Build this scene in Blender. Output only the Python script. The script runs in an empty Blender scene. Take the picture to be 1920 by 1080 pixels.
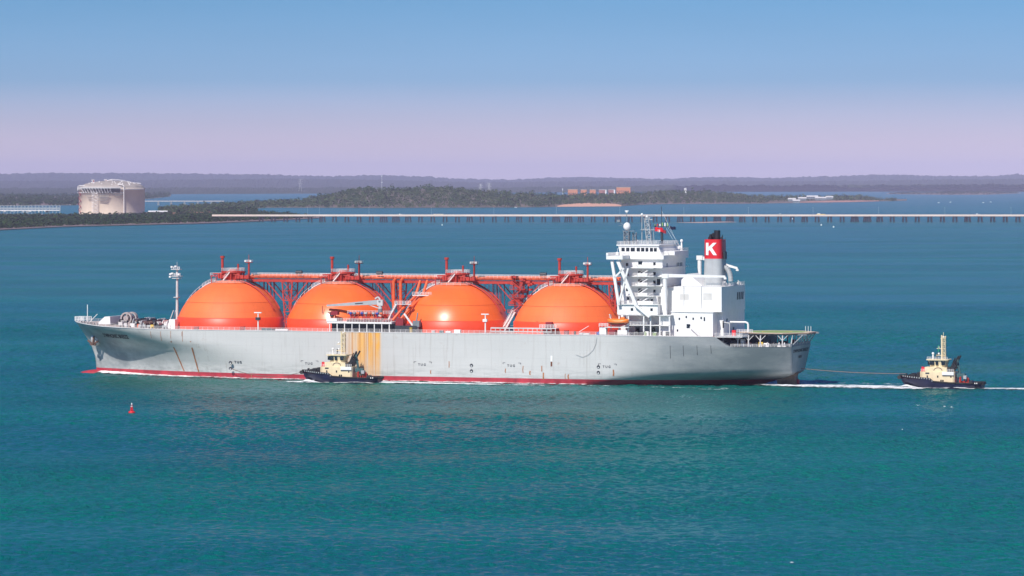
import bpy, math, random
from math import sin, cos, pi, sqrt, radians, atan2
from mathutils import Vector, noise
random.seed(7)
SC = bpy.context.scene
COL = SC.collection

# ------------------------------------------------------------------ camera
F_PX, CAM_H, HORIZON = 7200.0, 74.3, 338.0       # focal length in photo pixels, height above the water, horizon row
cam_d = bpy.data.cameras.new("camera")
cam_d.sensor_width = 36.0
cam_d.lens = 36.0 * F_PX / 1920.0
cam_d.shift_y = -(540.0 - HORIZON) / 1920.0
cam_d.clip_start, cam_d.clip_end = 5.0, 120000.0
cam = bpy.data.objects.new("camera", cam_d)
cam.location = (0, 0, CAM_H)
cam.rotation_euler = (radians(90), 0, 0)
COL.objects.link(cam)
SC.camera = cam

# ------------------------------------------------------------------ sky and sun
SUN_DIR = Vector((-0.345, -0.613, 0.70)).normalized()      # towards the sun
SUN_EL = math.asin(SUN_DIR.z)
w = bpy.data.worlds.new("World")
SC.world = w
w.use_nodes = True
nt = w.node_tree
nt.nodes.clear()
def N(tree, kind, **kw):
    n = tree.nodes.new(kind)
    for k, v in kw.items(): setattr(n, k, v)
    return n
out = N(nt, 'ShaderNodeOutputWorld')
bg = N(nt, 'ShaderNodeBackground')
sky = N(nt, 'ShaderNodeTexSky')
sky.sky_type = 'NISHITA'
sky.sun_disc = False
sky.sun_elevation = SUN_EL
sky.sun_rotation = atan2(SUN_DIR.x, SUN_DIR.y)
sky.altitude = 50
sky.air_density, sky.dust_density, sky.ozone_density = 1.0, 0.4, 2.5
tc = N(nt, 'ShaderNodeTexCoord')
sep = N(nt, 'ShaderNodeSeparateXYZ')
nt.links.new(tc.outputs['Generated'], sep.inputs[0])
mr = N(nt, 'ShaderNodeMapRange')
mr.inputs['From Min'].default_value = 0.0
mr.inputs['From Max'].default_value = 0.20
nt.links.new(sep.outputs['Z'], mr.inputs['Value'])
ramp = N(nt, 'ShaderNodeValToRGB')
els = ramp.color_ramp.elements
SKY_TINT = [(0.0, (0.84, 0.73, 1.12)), (0.05, (0.69, 0.63, 1.02)), (0.13, (0.29, 0.46, 0.86)), (0.235, (0.205, 0.41, 0.76)), (0.5, (0.10, 0.30, 0.62)), (1.0, (0.10, 0.28, 0.58))]
els[0].position, els[0].color = SKY_TINT[0][0], (*SKY_TINT[0][1], 1)
els[1].position, els[1].color = SKY_TINT[-1][0], (*SKY_TINT[-1][1], 1)
for p_, c_ in SKY_TINT[1:-1]:
    e_ = els.new(p_); e_.color = (*c_, 1)
nt.links.new(mr.outputs[0], ramp.inputs[0])
mul = N(nt, 'ShaderNodeMixRGB', blend_type='MULTIPLY')
mul.inputs[0].default_value = 1.0
nt.links.new(sky.outputs[0], mul.inputs[1])
nt.links.new(ramp.outputs[0], mul.inputs[2])
cn = N(nt, 'ShaderNodeTexNoise'); cn.inputs['Scale'].default_value = 3.0; cn.inputs['Detail'].default_value = 4
cm = N(nt, 'ShaderNodeMapping'); cm.inputs['Scale'].default_value = (1.2, 1.2, 14)
nt.links.new(tc.outputs['Generated'], cm.inputs[0]); nt.links.new(cm.outputs[0], cn.inputs['Vector'])
cr = N(nt, 'ShaderNodeMapRange'); cr.inputs['From Min'].default_value = 0.3; cr.inputs['From Max'].default_value = 0.7
cr.inputs['To Min'].default_value = 0.955; cr.inputs['To Max'].default_value = 1.045
nt.links.new(cn.outputs['Fac'], cr.inputs['Value'])
mu2 = N(nt, 'ShaderNodeMixRGB', blend_type='MULTIPLY'); mu2.inputs[0].default_value = 1.0
nt.links.new(mul.outputs[0], mu2.inputs[1]); nt.links.new(cr.outputs[0], mu2.inputs[2])
nt.links.new(mu2.outputs[0], bg.inputs['Color'])
bg.inputs['Strength'].default_value = 0.12
nt.links.new(bg.outputs[0], out.inputs[0])

sun_d = bpy.data.lights.new("sun", 'SUN')
sun_d.energy = 4.8
sun_d.angle = radians(0.53)
sun_d.color = (1.0, 0.95, 0.88)
sun = bpy.data.objects.new("sun", sun_d)
sun.rotation_euler = (-SUN_DIR).to_track_quat('-Z', 'Y').to_euler()
COL.objects.link(sun)

SC.view_settings.view_transform = 'Standard'
SC.view_settings.look = 'None'
SC.view_settings.exposure = 0.10
SC.view_settings.gamma = 1.0
SC.render.engine = 'CYCLES'
SC.cycles.max_bounces = 8
SC.cycles.volume_bounces = 0
SC.cycles.transparent_max_bounces = 16

# ------------------------------------------------------------------ helpers
def G(px, py, z=0.0):
    """the point of height z seen at that place of the photograph"""
    Y = F_PX * (CAM_H - z) / (py - HORIZON)
    return Vector(((px - 960.0) / F_PX * Y, Y, z))
def AT(px, py, Y):
    return Vector(((px - 960.0) / F_PX * Y, Y, CAM_H - (py - HORIZON) * Y / F_PX))

class MB:
    def __init__(s): s.v, s.f, s.m, s.sm = [], [], [], []
    def add(s, vs, fs, mi=0, smooth=False):
        b = len(s.v); s.v += [tuple(p) for p in vs]
        for q in fs: s.f.append([b + i for i in q]); s.m.append(mi); s.sm.append(smooth)
        return s
    def box(s, x0, x1, y0, y1, z0, z1, mi=0):
        vs = [(x, y, z) for z in (z0, z1) for y in (y0, y1) for x in (x0, x1)]
        return s.add(vs, [(0,2,3,1),(4,5,7,6),(0,1,5,4),(2,6,7,3),(0,4,6,2),(1,3,7,5)], mi)
    def bar(s, p, q, w=0.1, h=None, mi=0):
        p, q = Vector(p), Vector(q); h = h or w
        d = (q - p)
        if d.length < 1e-6: return s
        d.normalize()
        up = Vector((0,0,1)) if abs(d.z) < 0.95 else Vector((1,0,0))
        a = d.cross(up).normalized(); b = a.cross(d).normalized()
        vs = [c + a*i*w/2 + b*j*h/2 for c in (p, q) for i, j in ((-1,-1),(1,-1),(1,1),(-1,1))]
        return s.add(vs, [(0,1,2,3),(7,6,5,4),(0,4,5,1),(1,5,6,2),(2,6,7,3),(3,7,4,0)], mi)
    def cyl(s, p, q, r, r2=None, n=12, mi=0, smooth=True):
        p, q = Vector(p), Vector(q); r2 = r if r2 is None else r2
        d = (q - p).normalized()
        up = Vector((0,0,1)) if abs(d.z) < 0.95 else Vector((1,0,0))
        a = d.cross(up).normalized(); b = a.cross(d).normalized()
        vs = [c + (a*cos(2*pi*k/n) + b*sin(2*pi*k/n))*rr for c, rr in ((p, r), (q, r2)) for k in range(n)]
        s.add(vs, [(k, k+n, (k+1)%n+n, (k+1)%n) for k in range(n)], mi, smooth)
        s.add(vs[:n], [tuple(range(n))], mi); s.add(vs[n:], [tuple(reversed(range(n)))], mi)
        return s
    def path(s, pts, r, n=8, mi=0):
        for a, b in zip(pts, pts[1:]): s.cyl(a, b, r, n=n, mi=mi)
        return s
    def ball(s, c, r, n=12, m=8, mi=0, sz=1.0):
        vs, fs = [], []
        for j in range(m + 1):
            t = pi * j / m
            for k in range(n): vs.append((c[0] + r*sin(t)*cos(2*pi*k/n), c[1] + r*sin(t)*sin(2*pi*k/n), c[2] + r*sz*cos(t)))
        for j in range(m):
            for k in range(n): fs.append((j*n+k, (j+1)*n+k, (j+1)*n+(k+1)%n, j*n+(k+1)%n))
        return s.add(vs, fs, mi, True)
    def lathe(s, prof, n=32, c=(0,0), mi=0, smooth=True, cap=False):
        vs = [(c[0]+r*cos(2*pi*k/n), c[1]+r*sin(2*pi*k/n), z) for r, z in prof for k in range(n)]
        fs = [(j*n+k, j*n+(k+1)%n, (j+1)*n+(k+1)%n, (j+1)*n+k) for j in range(len(prof)-1) for k in range(n)]
        s.add(vs, fs, mi, smooth)
        if cap: s.add(vs[-n:], [tuple(range(n))], mi)
        return s
    def prism(s, poly, z0, z1, mi=0):
        n = len(poly)
        vs = [(x, y, z0) for x, y in poly] + [(x, y, z1) for x, y in poly]
        fs = [tuple(reversed(range(n))), tuple(range(n, 2*n))] + [(k, (k+1)%n, (k+1)%n+n, k+n) for k in range(n)]
        return s.add(vs, fs, mi)
    def xz(s, poly, y0, y1, mi=0):            # a prism whose outline lies in the xz plane
        n = len(poly)
        vs = [(x, y0, z) for x, z in poly] + [(x, y1, z) for x, z in poly]
        fs = [tuple(range(n)), tuple(reversed(range(n, 2*n)))] + [(k+n, (k+1)%n+n, (k+1)%n, k) for k in range(n)]
        return s.add(vs, fs, mi)
    def yz(s, poly, x0, x1, mi=0):
        n = len(poly)
        vs = [(x0, y, z) for y, z in poly] + [(x1, y, z) for y, z in poly]
        fs = [tuple(reversed(range(n))), tuple(range(n, 2*n))] + [(k, (k+1)%n, (k+1)%n+n, k+n) for k in range(n)]
        return s.add(vs, fs, mi)
    def rail(s, pts, h=1.1, step=1.8, w=0.07, bars=3, mi=0):
        pts = [Vector(p) for p in pts]
        for a, b in zip(pts, pts[1:]):
            L = (b - a).length
            k = max(1, int(L / step))
            for i in range(k + 1):
                p = a.lerp(b, i / k); s.bar(p, p + Vector((0,0,h)), w, mi=mi)
            for j in range(bars):
                z = Vector((0,0,h*(j+1)/bars)); s.bar(a + z, b + z, w, mi=mi)
        return s
    def stair(s, a, b, wd, n=10, mi=0):        # a flight from a up to b; width along y
        a, b = Vector(a), Vector(b)
        for sy in (-wd/2, wd/2):
            o = Vector((0, sy, 0)); s.bar(a+o, b+o, 0.08, 0.3, mi)
            s.bar(a+o+Vector((0,0,1)), b+o+Vector((0,0,1)), 0.07, mi=mi)
        for i in range(1, n):
            p = a.lerp(b, i/n); s.box(p.x-0.13, p.x+0.13, p.y-wd/2, p.y+wd/2, p.z-0.03, p.z+0.03, mi)
        return s
    def truss(s, p, q, w, k, r=0.1, mi=0):     # square lattice mast
        p, q = Vector(p), Vector(q); d = (q-p)
        dd = d.normalized(); up = Vector((0,0,1)) if abs(dd.z) < .95 else Vector((1,0,0))
        a = dd.cross(up).normalized(); b = a.cross(dd)
        cs = [a*i*w/2 + b*j*w/2 for i, j in ((-1,-1),(1,-1),(1,1),(-1,1))]
        for c in cs: s.bar(p+c, q+c, r, mi=mi)
        for i in range(k):
            u, v = p + d*(i/k), p + d*((i+1)/k)
            for j in range(4):
                c, e = cs[j], cs[(j+1)%4]
                s.bar(u+c, u+e, r*.8, mi=mi)
                s.bar((u+c) if i%2 else (u+e), (v+e) if i%2 else (v+c), r*.8, mi=mi)
        return s
    def build(s, name, mats, parent=None, loc=None):
        me = bpy.data.meshes.new(name)
        me.from_pydata(s.v, [], s.f)
        for m in (mats if isinstance(mats, (list, tuple)) else [mats]): me.materials.append(m)
        me.polygons.foreach_set('material_index', s.m)
        me.polygons.foreach_set('use_smooth', s.sm)
        me.update()
        o = bpy.data.objects.new(name, me)
        COL.objects.link(o)
        if parent: o.parent = parent
        if loc: o.location = loc
        return o

def tag(o, label=None, cat=None, group=None, kind=None):
    if label: o['label'] = label
    if cat: o['category'] = cat
    if group: o['group'] = group
    if kind: o['kind'] = kind
    return o
def empty(name, loc=(0,0,0), rz=0.0):
    o = bpy.data.objects.new(name, None)
    COL.objects.link(o); o.location = loc; o.rotation_euler.z = rz
    o.empty_display_size = 2
    return o
def copy_tree(o, parent=None):
    c = o.copy(); COL.objects.link(c)
    if parent: c.parent = parent
    for ch in o.children: copy_tree(ch, c)
    return c

# ------------------------------------------------------------------ materials
def mat(name, col, rough=0.5, metal=0.0, var=0.12, scale=1.0, spec=0.5, bump=0.0, streak=0.0, streak_col=(0.16,0.07,0.03), coat=0.0):
    """painted or bare surface with patchy wear; streak adds thin vertical run marks"""
    m = bpy.data.materials.new(name); m.use_nodes = True
    t = m.node_tree; b = t.nodes['Principled BSDF']
    b.inputs['Roughness'].default_value = rough
    b.inputs['Metallic'].default_value = metal
    b.inputs['Specular IOR Level'].default_value = spec
    b.inputs['Coat Weight'].default_value = coat
    b.inputs['Coat Roughness'].default_value = 0.12
    co = N(t, 'ShaderNodeTexCoord')
    n1 = N(t, 'ShaderNodeTexNoise'); n1.inputs['Scale'].default_value = 0.35*scale; n1.inputs['Detail'].default_value = 6
    n1.inputs['Roughness'].default_value = 0.65
    t.links.new(co.outputs['Object'], n1.inputs['Vector'])
    r = N(t, 'ShaderNodeValToRGB')
    r.color_ramp.elements[0].position = 0.3; r.color_ramp.elements[1].position = 0.7
    r.color_ramp.elements[0].color = (*[c*(1-var) for c in col], 1)
    r.color_ramp.elements[1].color = (*[min(1, c*(1+var)) for c in col], 1)
    t.links.new(n1.outputs['Fac'], r.inputs[0])
    last = r.outputs[0]
    if streak > 0:
        mp = N(t, 'ShaderNodeMapping'); mp.inputs['Scale'].default_value = (0.9*scale, 0.9*scale, 0.05*scale)
        t.links.new(co.outputs['Object'], mp.inputs[0])
        n2 = N(t, 'ShaderNodeTexNoise'); n2.inputs['Scale'].default_value = 1.0; n2.inputs['Detail'].default_value = 5
        t.links.new(mp.outputs[0], n2.inputs['Vector'])
        r2 = N(t, 'ShaderNodeMapRange'); r2.inputs['From Min'].default_value = 0.56; r2.inputs['From Max'].default_value = 0.78
        r2.inputs['To Max'].default_value = streak
        t.links.new(n2.outputs['Fac'], r2.inputs['Value'])
        mx = N(t, 'ShaderNodeMixRGB'); t.links.new(r2.outputs[0], mx.inputs[0]); t.links.new(last, mx.inputs[1])
        mx.inputs[2].default_value = (*streak_col, 1); last = mx.outputs[0]
    t.links.new(last, b.inputs['Base Color'])
    if bump > 0:
        bp = N(t, 'ShaderNodeBump'); bp.inputs['Strength'].default_value = bump; bp.inputs['Distance'].default_value = 0.2
        n3 = N(t, 'ShaderNodeTexNoise'); n3.inputs['Scale'].default_value = 1.2*scale; n3.inputs['Detail'].default_value = 4
        t.links.new(co.outputs['Object'], n3.inputs['Vector'])
        t.links.new(n3.outputs['Fac'], bp.inputs['Height']); t.links.new(bp.outputs[0], b.inputs['Normal'])
    return m

M = dict(
    white = mat("white_paint", (0.82,0.81,0.79), 0.45, var=0.05, streak=0.10),
    rail = mat('rail_paint', (0.80,0.76,0.74), 0.5, var=0.1),
    offwhite = mat('weathered_white', (0.60,0.58,0.57), 0.5, var=0.15, streak=0.3),
    orange = mat('tank_orange', (0.88,0.165,0.032), 0.34, var=0.10, scale=0.22, streak=0.12, streak_col=(0.75,0.10,0.03), coat=0.15),
    redorange = mat('pipe_red', (0.46,0.040,0.025), 0.5, var=0.2),
    orangepipe = mat('pipe_orange', (0.72,0.13,0.04), 0.5, var=0.2),
    darkred = mat('dark_red_paint', (0.28,0.02,0.03), 0.55, var=0.2),
    grey = mat('grey_paint', (0.40,0.42,0.43), 0.5, var=0.1, streak=0.15),
    midgrey = mat('mid_grey_paint', (0.20,0.22,0.24), 0.55, var=0.15),
    deck = mat('deck_paint', (0.36,0.26,0.23), 0.8, var=0.25),
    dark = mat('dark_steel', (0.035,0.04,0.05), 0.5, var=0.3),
    black = mat('black_paint', (0.012,0.012,0.016), 0.55, var=0.3),
    glass = mat('window_glass', (0.012,0.018,0.028), 0.08, var=0.2, spec=0.8),
    red = mat('signal_red', (0.66,0.012,0.02), 0.4, var=0.06),
    green = mat('deck_green', (0.24,0.36,0.13), 0.8, var=0.25),
    buff = mat('buff_deck', (0.60,0.48,0.36), 0.8, var=0.2),
    yellow = mat('yellow_paint', (0.75,0.50,0.05), 0.5),
    orangeboat = mat('lifeboat_orange', (0.85,0.22,0.03), 0.4),
    blue = mat('blue_paint', (0.02,0.06,0.35), 0.5),
    navy = mat('tug_navy', (0.010,0.011,0.042), 0.4, var=0.3),
    cream = mat('tug_cream', (0.80,0.66,0.42), 0.5, var=0.07, streak=0.12),
    rubber = mat('rubber', (0.02,0.02,0.022), 0.8, var=0.3),
    rope = mat('rope', (0.20,0.12,0.10), 0.8),
    concrete = mat("concrete", (0.84,0.69,0.54), 0.85, var=0.10, scale=0.1, streak=0.14, streak_col=(0.22,0.17,0.15)),
    jetty = mat("jetty_deck_beige", (0.78,0.62,0.54), 0.8, var=0.1, scale=0.1),
    pile = mat('steel_pile', (0.015,0.015,0.03), 0.7),
    teal = mat('machinery_teal', (0.05,0.12,0.13), 0.5, var=0.3),
    rust = mat('rust', (0.16,0.06,0.03), 0.9, var=0.3),
)
# ------------------------------------------------------------------ water
def water_material():
    m = bpy.data.materials.new('sea_water'); m.use_nodes = True
    t = m.node_tree; b = t.nodes['Principled BSDF']; L = t.links.new
    geo = N(t, 'ShaderNodeNewGeometry')
    def noise_(scale_xyz, scale, detail, rough=0.6, dist=0.0, off=0.0):
        mp = N(t, 'ShaderNodeMapping'); mp.inputs['Scale'].default_value = scale_xyz; mp.inputs['Location'].default_value = (off, off, 0)
        L(geo.outputs['Position'], mp.inputs[0])
        n = N(t, 'ShaderNodeTexNoise'); n.inputs['Scale'].default_value = scale; n.inputs['Detail'].default_value = detail
        n.inputs['Roughness'].default_value = rough; n.inputs['Distortion'].default_value = dist
        L(mp.outputs[0], n.inputs['Vector']); return n
    # silt and depth patches, long across the channel
    patch = noise_((1, 2.2, 1), 0.0035, 4, 0.55, 0.6, 17.3)
    r = N(t, 'ShaderNodeValToRGB')
    e = r.color_ramp.elements
    e[0].position = 0.36; e[0].color = (0.0, 0.112, 0.110, 1)
    e[1].position = 0.64; e[1].color = (0.0, 0.148, 0.116, 1)
    L(patch.outputs['Fac'], r.inputs[0])
    # stirred-up silt beside the ship
    sp = N(t, 'ShaderNodeSeparateXYZ'); L(geo.outputs['Position'], sp.inputs[0])
    # local ship axes
    def lin(a, bb, c):
        m1 = N(t, 'ShaderNodeMath', operation='MULTIPLY'); L(sp.outputs['X'], m1.inputs[0]); m1.inputs[1].default_value = a
        m2 = N(t, 'ShaderNodeMath', operation='MULTIPLY_ADD'); L(sp.outputs['Y'], m2.inputs[0]); m2.inputs[1].default_value = bb
        m3 = N(t, 'ShaderNodeMath', operation='ADD'); L(m1.outputs[0], m3.inputs[0]); m3.inputs[1].default_value = c
        L(m3.outputs[0], m2.inputs[2]); return m2.outputs[0]
    cs, sn = cos(SHIP_YAW), sin(SHIP_YAW)
    lx = lin(cs, -sn, -(SHIP_X*cs - SHIP_Y*sn)); ly = lin(sn, cs, -(SHIP_X*sn + SHIP_Y*cs))
    ab = N(t, 'ShaderNodeMath', operation='ABSOLUTE'); L(ly, ab.inputs[0])
    wob = noise_((1,1,1), 0.03, 4, 0.6, 0.0, 3.0)
    wm = N(t, 'ShaderNodeMath', operation='MULTIPLY_ADD'); L(wob.outputs['Fac'], wm.inputs[0]); wm.inputs[1].default_value = 60; L(ab.outputs[0], wm.inputs[2])
    d1 = N(t, 'ShaderNodeMapRange'); d1.inputs['From Min'].default_value = 58; d1.inputs['From Max'].default_value = 82
    d1.inputs['To Min'].default_value = 0.6; d1.inputs['To Max'].default_value = 0.0
    L(wm.outputs[0], d1.inputs['Value'])
    d2 = N(t, 'ShaderNodeMapRange'); d2.inputs['From Min'].default_value = -150; d2.inputs['From Max'].default_value = -110
    L(lx, d2.inputs['Value'])
    dm = N(t, 'ShaderNodeMath', operation='MULTIPLY'); L(d1.outputs[0], dm.inputs[0]); L(d2.outputs[0], dm.inputs[1])
    mx = N(t, 'ShaderNodeMixRGB'); L(dm.outputs[0], mx.inputs[0]); L(r.outputs[0], mx.inputs[1]); mx.inputs[2].default_value = (0.030, 0.130, 0.085, 1)
    t.nodes.remove(b)
    out_ = [n for n in t.nodes if n.type == 'OUTPUT_MATERIAL'][0]
    body = N(t, 'ShaderNodeBsdfDiffuse'); L(mx.outputs[0], body.inputs['Color'])
    gl = N(t, 'ShaderNodeBsdfGlossy'); gl.inputs['Roughness'].default_value = 0.16; gl.inputs['Color'].default_value = WATER_GLOSS
    fr = N(t, 'ShaderNodeFresnel'); fr.inputs['IOR'].default_value = 1.33
    fm = N(t, 'ShaderNodeMath', operation='MULTIPLY'); L(fr.outputs[0], fm.inputs[0]); fm.inputs[1].default_value = WATER_REFL
    ms = N(t, 'ShaderNodeMixShader'); L(fm.outputs[0], ms.inputs[0]); L(body.outputs[0], ms.inputs[1]); L(gl.outputs[0], ms.inputs[2])
    L(ms.outputs[0], out_.inputs['Surface'])
    # wind ripples
    wind = noise_((1, 1.8, 1), 0.004, 3, 0.5, 0.4, 5.0)
    amp = N(t, 'ShaderNodeMapRange'); amp.inputs['From Min'].default_value = 0.38; amp.inputs['From Max'].default_value = 0.62
    amp.inputs['To Min'].default_value = 0.55; amp.inputs['To Max'].default_value = 1.0
    L(wind.outputs['Fac'], amp.inputs['Value'])
    n1 = noise_((1, 0.40, 1), 0.5, 5, 0.65, 0.2)
    n2 = noise_((1, 0.45, 1), 0.085, 4, 0.6, 0.2, 9.0)
    ad = N(t, 'ShaderNodeMath', operation='MULTIPLY_ADD'); L(n2.outputs['Fac'], ad.inputs[0]); ad.inputs[1].default_value = 1.6; L(n1.outputs['Fac'], ad.inputs[2])
    bp = N(t, 'ShaderNodeBump'); bp.inputs['Distance'].default_value = WAVE_H
    L(amp.outputs[0], bp.inputs['Strength']); L(ad.outputs[0], bp.inputs['Height'])
    L(bp.outputs[0], gl.inputs['Normal']); L(bp.outputs[0], fr.inputs['Normal']); L(bp.outputs[0], body.inputs['Normal'])
    return m
SHIP_YAW, SHIP_X, SHIP_Y = -radians(18.8), -32.0, 1440.0
WAVE_H = 1.6
WATER_REFL = 0.74
WATER_GLOSS = (0.60, 0.75, 0.86, 1)
import numpy as np
def sea_surface():
    """one sheet to the horizon; short wind waves are real geometry out to well past the ship"""
    r = np.random.default_rng(5)
    Yn = np.geomspace(640, 2600, 1350)
    Y = np.concatenate([[-2000, 0, 400], Yn, np.geomspace(2760, 60000, 40)])
    tn = np.linspace(-.16, .16, 1050)
    t_ = np.concatenate([[-60, -8, -1.5, -.4, -.2], tn, [.2, .4, 1.5, 8, 60]])
    YY, TT = np.meshgrid(Y, t_, indexing='ij')
    XX = np.clip(np.maximum(YY, 640)*TT, -30000, 30000)
    Z = np.zeros_like(XX)
    gust = np.zeros_like(XX)
    for k in range(10):
        a = r.uniform(-.6, .6); L = r.uniform(90, 420); gust += np.sin(2*np.pi*(XX*np.sin(a)*.5+YY*np.cos(a))/L + r.uniform(0, 6.28))
    gust = 1+.28*gust/np.sqrt(5)
    for k in range(72):
        L = 1.7*(6.5**(r.random()**1.25)); a = r.normal(radians(18), radians(42)); amp = SEA_SLOPE*L/(2*np.pi)*np.sqrt(2/72)
        ph = 2*np.pi*(XX*np.sin(a)+YY*np.cos(a))/L + r.uniform(0, 6.28)
        Z += amp*(np.sin(ph) + .25*np.sin(2*ph+1.2))
    env = np.clip((2560-YY)/600, 0, 1)*np.clip((YY-640)/30, 0, 1)*(np.abs(TT) < .161)
    Z *= env*np.clip(gust, .35, 1.6)
    n0, n1 = XX.shape
    co = np.stack([XX, YY, Z], -1).reshape(-1, 3).astype(np.float32)
    i = np.arange(n0-1)[:, None]*n1+np.arange(n1-1)[None, :]
    q = np.stack([i, i+1, i+n1+1, i+n1], -1).reshape(-1, 4).astype(np.int32)
    me = bpy.data.meshes.new('water')
    me.vertices.add(len(co)); me.vertices.foreach_set('co', co.ravel())
    me.loops.add(q.size); me.loops.foreach_set('vertex_index', q.ravel())
    me.polygons.add(len(q)); me.polygons.foreach_set('loop_start', np.arange(0, q.size, 4, dtype=np.int32))
    me.polygons.foreach_set('use_smooth', np.ones(len(q), bool))
    me.update(calc_edges=True); me.materials.append(water_material())
    o = bpy.data.objects.new('water', me); COL.objects.link(o); return o
SEA_SLOPE = 0.155
tag(sea_surface(), kind='structure')

# ------------------------------------------------------------------ haze
hz = bpy.data.materials.new('haze_air'); hz.use_nodes = True
t = hz.node_tree; t.nodes.clear()
o_ = N(t, 'ShaderNodeOutputMaterial'); pv = N(t, 'ShaderNodeVolumePrincipled')
pv.inputs['Color'].default_value = (0.69, 0.68, 0.98, 1)
pv.inputs['Density'].default_value = 2.1e-5
pv.inputs['Anisotropy'].default_value = -0.35
t.links.new(pv.outputs[0], o_.inputs['Volume'])
tag(MB().box(-31000, 31000, -2500, 61000, -2, 330).build('haze', hz), kind='stuff')

# ------------------------------------------------------------------ land
def fbm(x, y, o=4, s=0.0):
    v, a, f = 0.0, 1.0, 1.0
    for i in range(o):
        v += a*noise.noise(Vector((x*f + s, y*f - s, s*1.7))); a *= 0.5; f *= 2.1
    return v
def interp(tab, x):
    if x <= tab[0][0]: return tab[0][1]
    for (a, b), (c, d) in zip(tab, tab[1:]):
        if x <= c: return b + (d-b)*(x-a)/(c-a)
    return tab[-1][1]

def foliage_mat(name, cols, scale):
    m = bpy.data.materials.new(name); m.use_nodes = True
    t = m.node_tree; b = t.nodes['Principled BSDF']; b.inputs['Roughness'].default_value = 0.85
    b.inputs['Specular IOR Level'].default_value = 0.15
    co = N(t, 'ShaderNodeNewGeometry')
    n1 = N(t, 'ShaderNodeTexNoise'); n1.inputs['Scale'].default_value = scale; n1.inputs['Detail'].default_value = 5; n1.inputs['Roughness'].default_value = 0.75
    t.links.new(co.outputs['Position'], n1.inputs['Vector'])
    r = N(t, 'ShaderNodeValToRGB'); e = r.color_ramp.elements
    e[0].position, e[0].color = 0.30, (*cols[0], 1); e[1].position, e[1].color = 0.70, (*cols[-1], 1)
    for i, c in enumerate(cols[1:-1]):
        x = e.new(0.30 + 0.40*(i+1)/(len(cols)-1)); x.color = (*c, 1)
    t.links.new(n1.outputs['Fac'], r.inputs[0]); t.links.new(r.outputs[0], b.inputs['Base Color'])
    return m
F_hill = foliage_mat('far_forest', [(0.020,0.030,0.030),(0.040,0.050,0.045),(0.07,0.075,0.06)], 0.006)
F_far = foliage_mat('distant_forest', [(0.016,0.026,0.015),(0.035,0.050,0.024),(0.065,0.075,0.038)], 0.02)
F_head = foliage_mat('headland_forest', [(0.010,0.032,0.008),(0.032,0.068,0.014),(0.075,0.098,0.030),(0.13,0.11,0.065)], 0.022)
F_mang = foliage_mat('mangrove', [(0.006,0.022,0.004),(0.020,0.046,0.008),(0.055,0.068,0.016)], 0.03)
mud = mat('mud', (0.20,0.14,0.13), 0.8, var=0.2, scale=0.03)
soil = mat('red_soil', (0.50,0.23,0.14), 0.9, var=0.2, scale=0.05)
sand = mat('beach_sand', (0.68,0.36,0.24), 0.9, var=0.1, scale=0.05)
ground_green = foliage_mat('ground_cover_green', [(0.02,0.04,0.015),(0.05,0.06,0.03)], 0.02)

def hill_ridge(name, Y0, dY, sky_tab, material, seed, amp=1.0, tree=8.0, step=3.0, x0=-60, x1=1980, shore=None):
    """a range of low wooded hills: rises from its shore to a ridge, with the tree tops breaking the skyline"""
    vs, fs = [], []; nr = 14; cols_ = int((x1-x0)/step)+1
    for i in range(cols_):
        px = x0 + i*step
        top = interp(sky_tab, px)
        zt = CAM_H - (top-HORIZON)*(Y0+dY)/F_PX
        sh = Y0 if shore is None else F_PX*CAM_H/(interp(shore, px)-HORIZON)
        for j in range(nr):
            u = j/(nr-1); Y = sh + (Y0+dY-sh)*min(1, u*1.25) + (dY*0.4 if u > 0.8 else 0)*(u-0.8)*5
            X = (px-960)/F_PX*Y
            k = sin(min(1, u*1.25)*pi/2)**0.9
            z = 1 + (zt-1-tree*0.5)*k*(1 + 0.10*fbm(X/1800, Y/1800, 3, seed)*(1-k)) 
            if j > 0: z += tree*(0.9*fbm(X/60, Y/200, 3, seed+4) + random.uniform(-.35, .45)) * (0.4+0.6*k)
            if u > 0.81: z *= 0.6
            vs.append((X, Y, max(0.3, z) if j else -0.5))
    for i in range(cols_-1):
        for j in range(nr-1):
            a = i*nr+j; fs.append((a, a+nr, a+nr+1, a+1))
    return tag(MB().add(vs, fs).build(name, material), kind='structure')
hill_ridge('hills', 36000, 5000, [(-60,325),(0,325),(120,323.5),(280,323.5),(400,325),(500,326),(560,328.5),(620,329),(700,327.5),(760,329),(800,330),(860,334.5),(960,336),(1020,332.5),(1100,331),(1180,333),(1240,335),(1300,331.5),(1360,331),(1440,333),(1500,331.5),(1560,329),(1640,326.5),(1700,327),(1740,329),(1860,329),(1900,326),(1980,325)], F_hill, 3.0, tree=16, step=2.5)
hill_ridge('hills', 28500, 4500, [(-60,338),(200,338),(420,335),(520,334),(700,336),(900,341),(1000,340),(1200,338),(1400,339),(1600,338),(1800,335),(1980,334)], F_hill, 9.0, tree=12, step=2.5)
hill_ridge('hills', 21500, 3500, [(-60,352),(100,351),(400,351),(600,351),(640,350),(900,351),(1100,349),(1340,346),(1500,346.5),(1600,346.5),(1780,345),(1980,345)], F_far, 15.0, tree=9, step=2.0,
           shore=[(-60,365),(0,365),(320,364),(600,363),(1000,361),(1330,359),(1420,358.5),(1560,357.5),(1572,355.5),(1590,354),(1700,354.5),(1980,355)])

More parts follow.
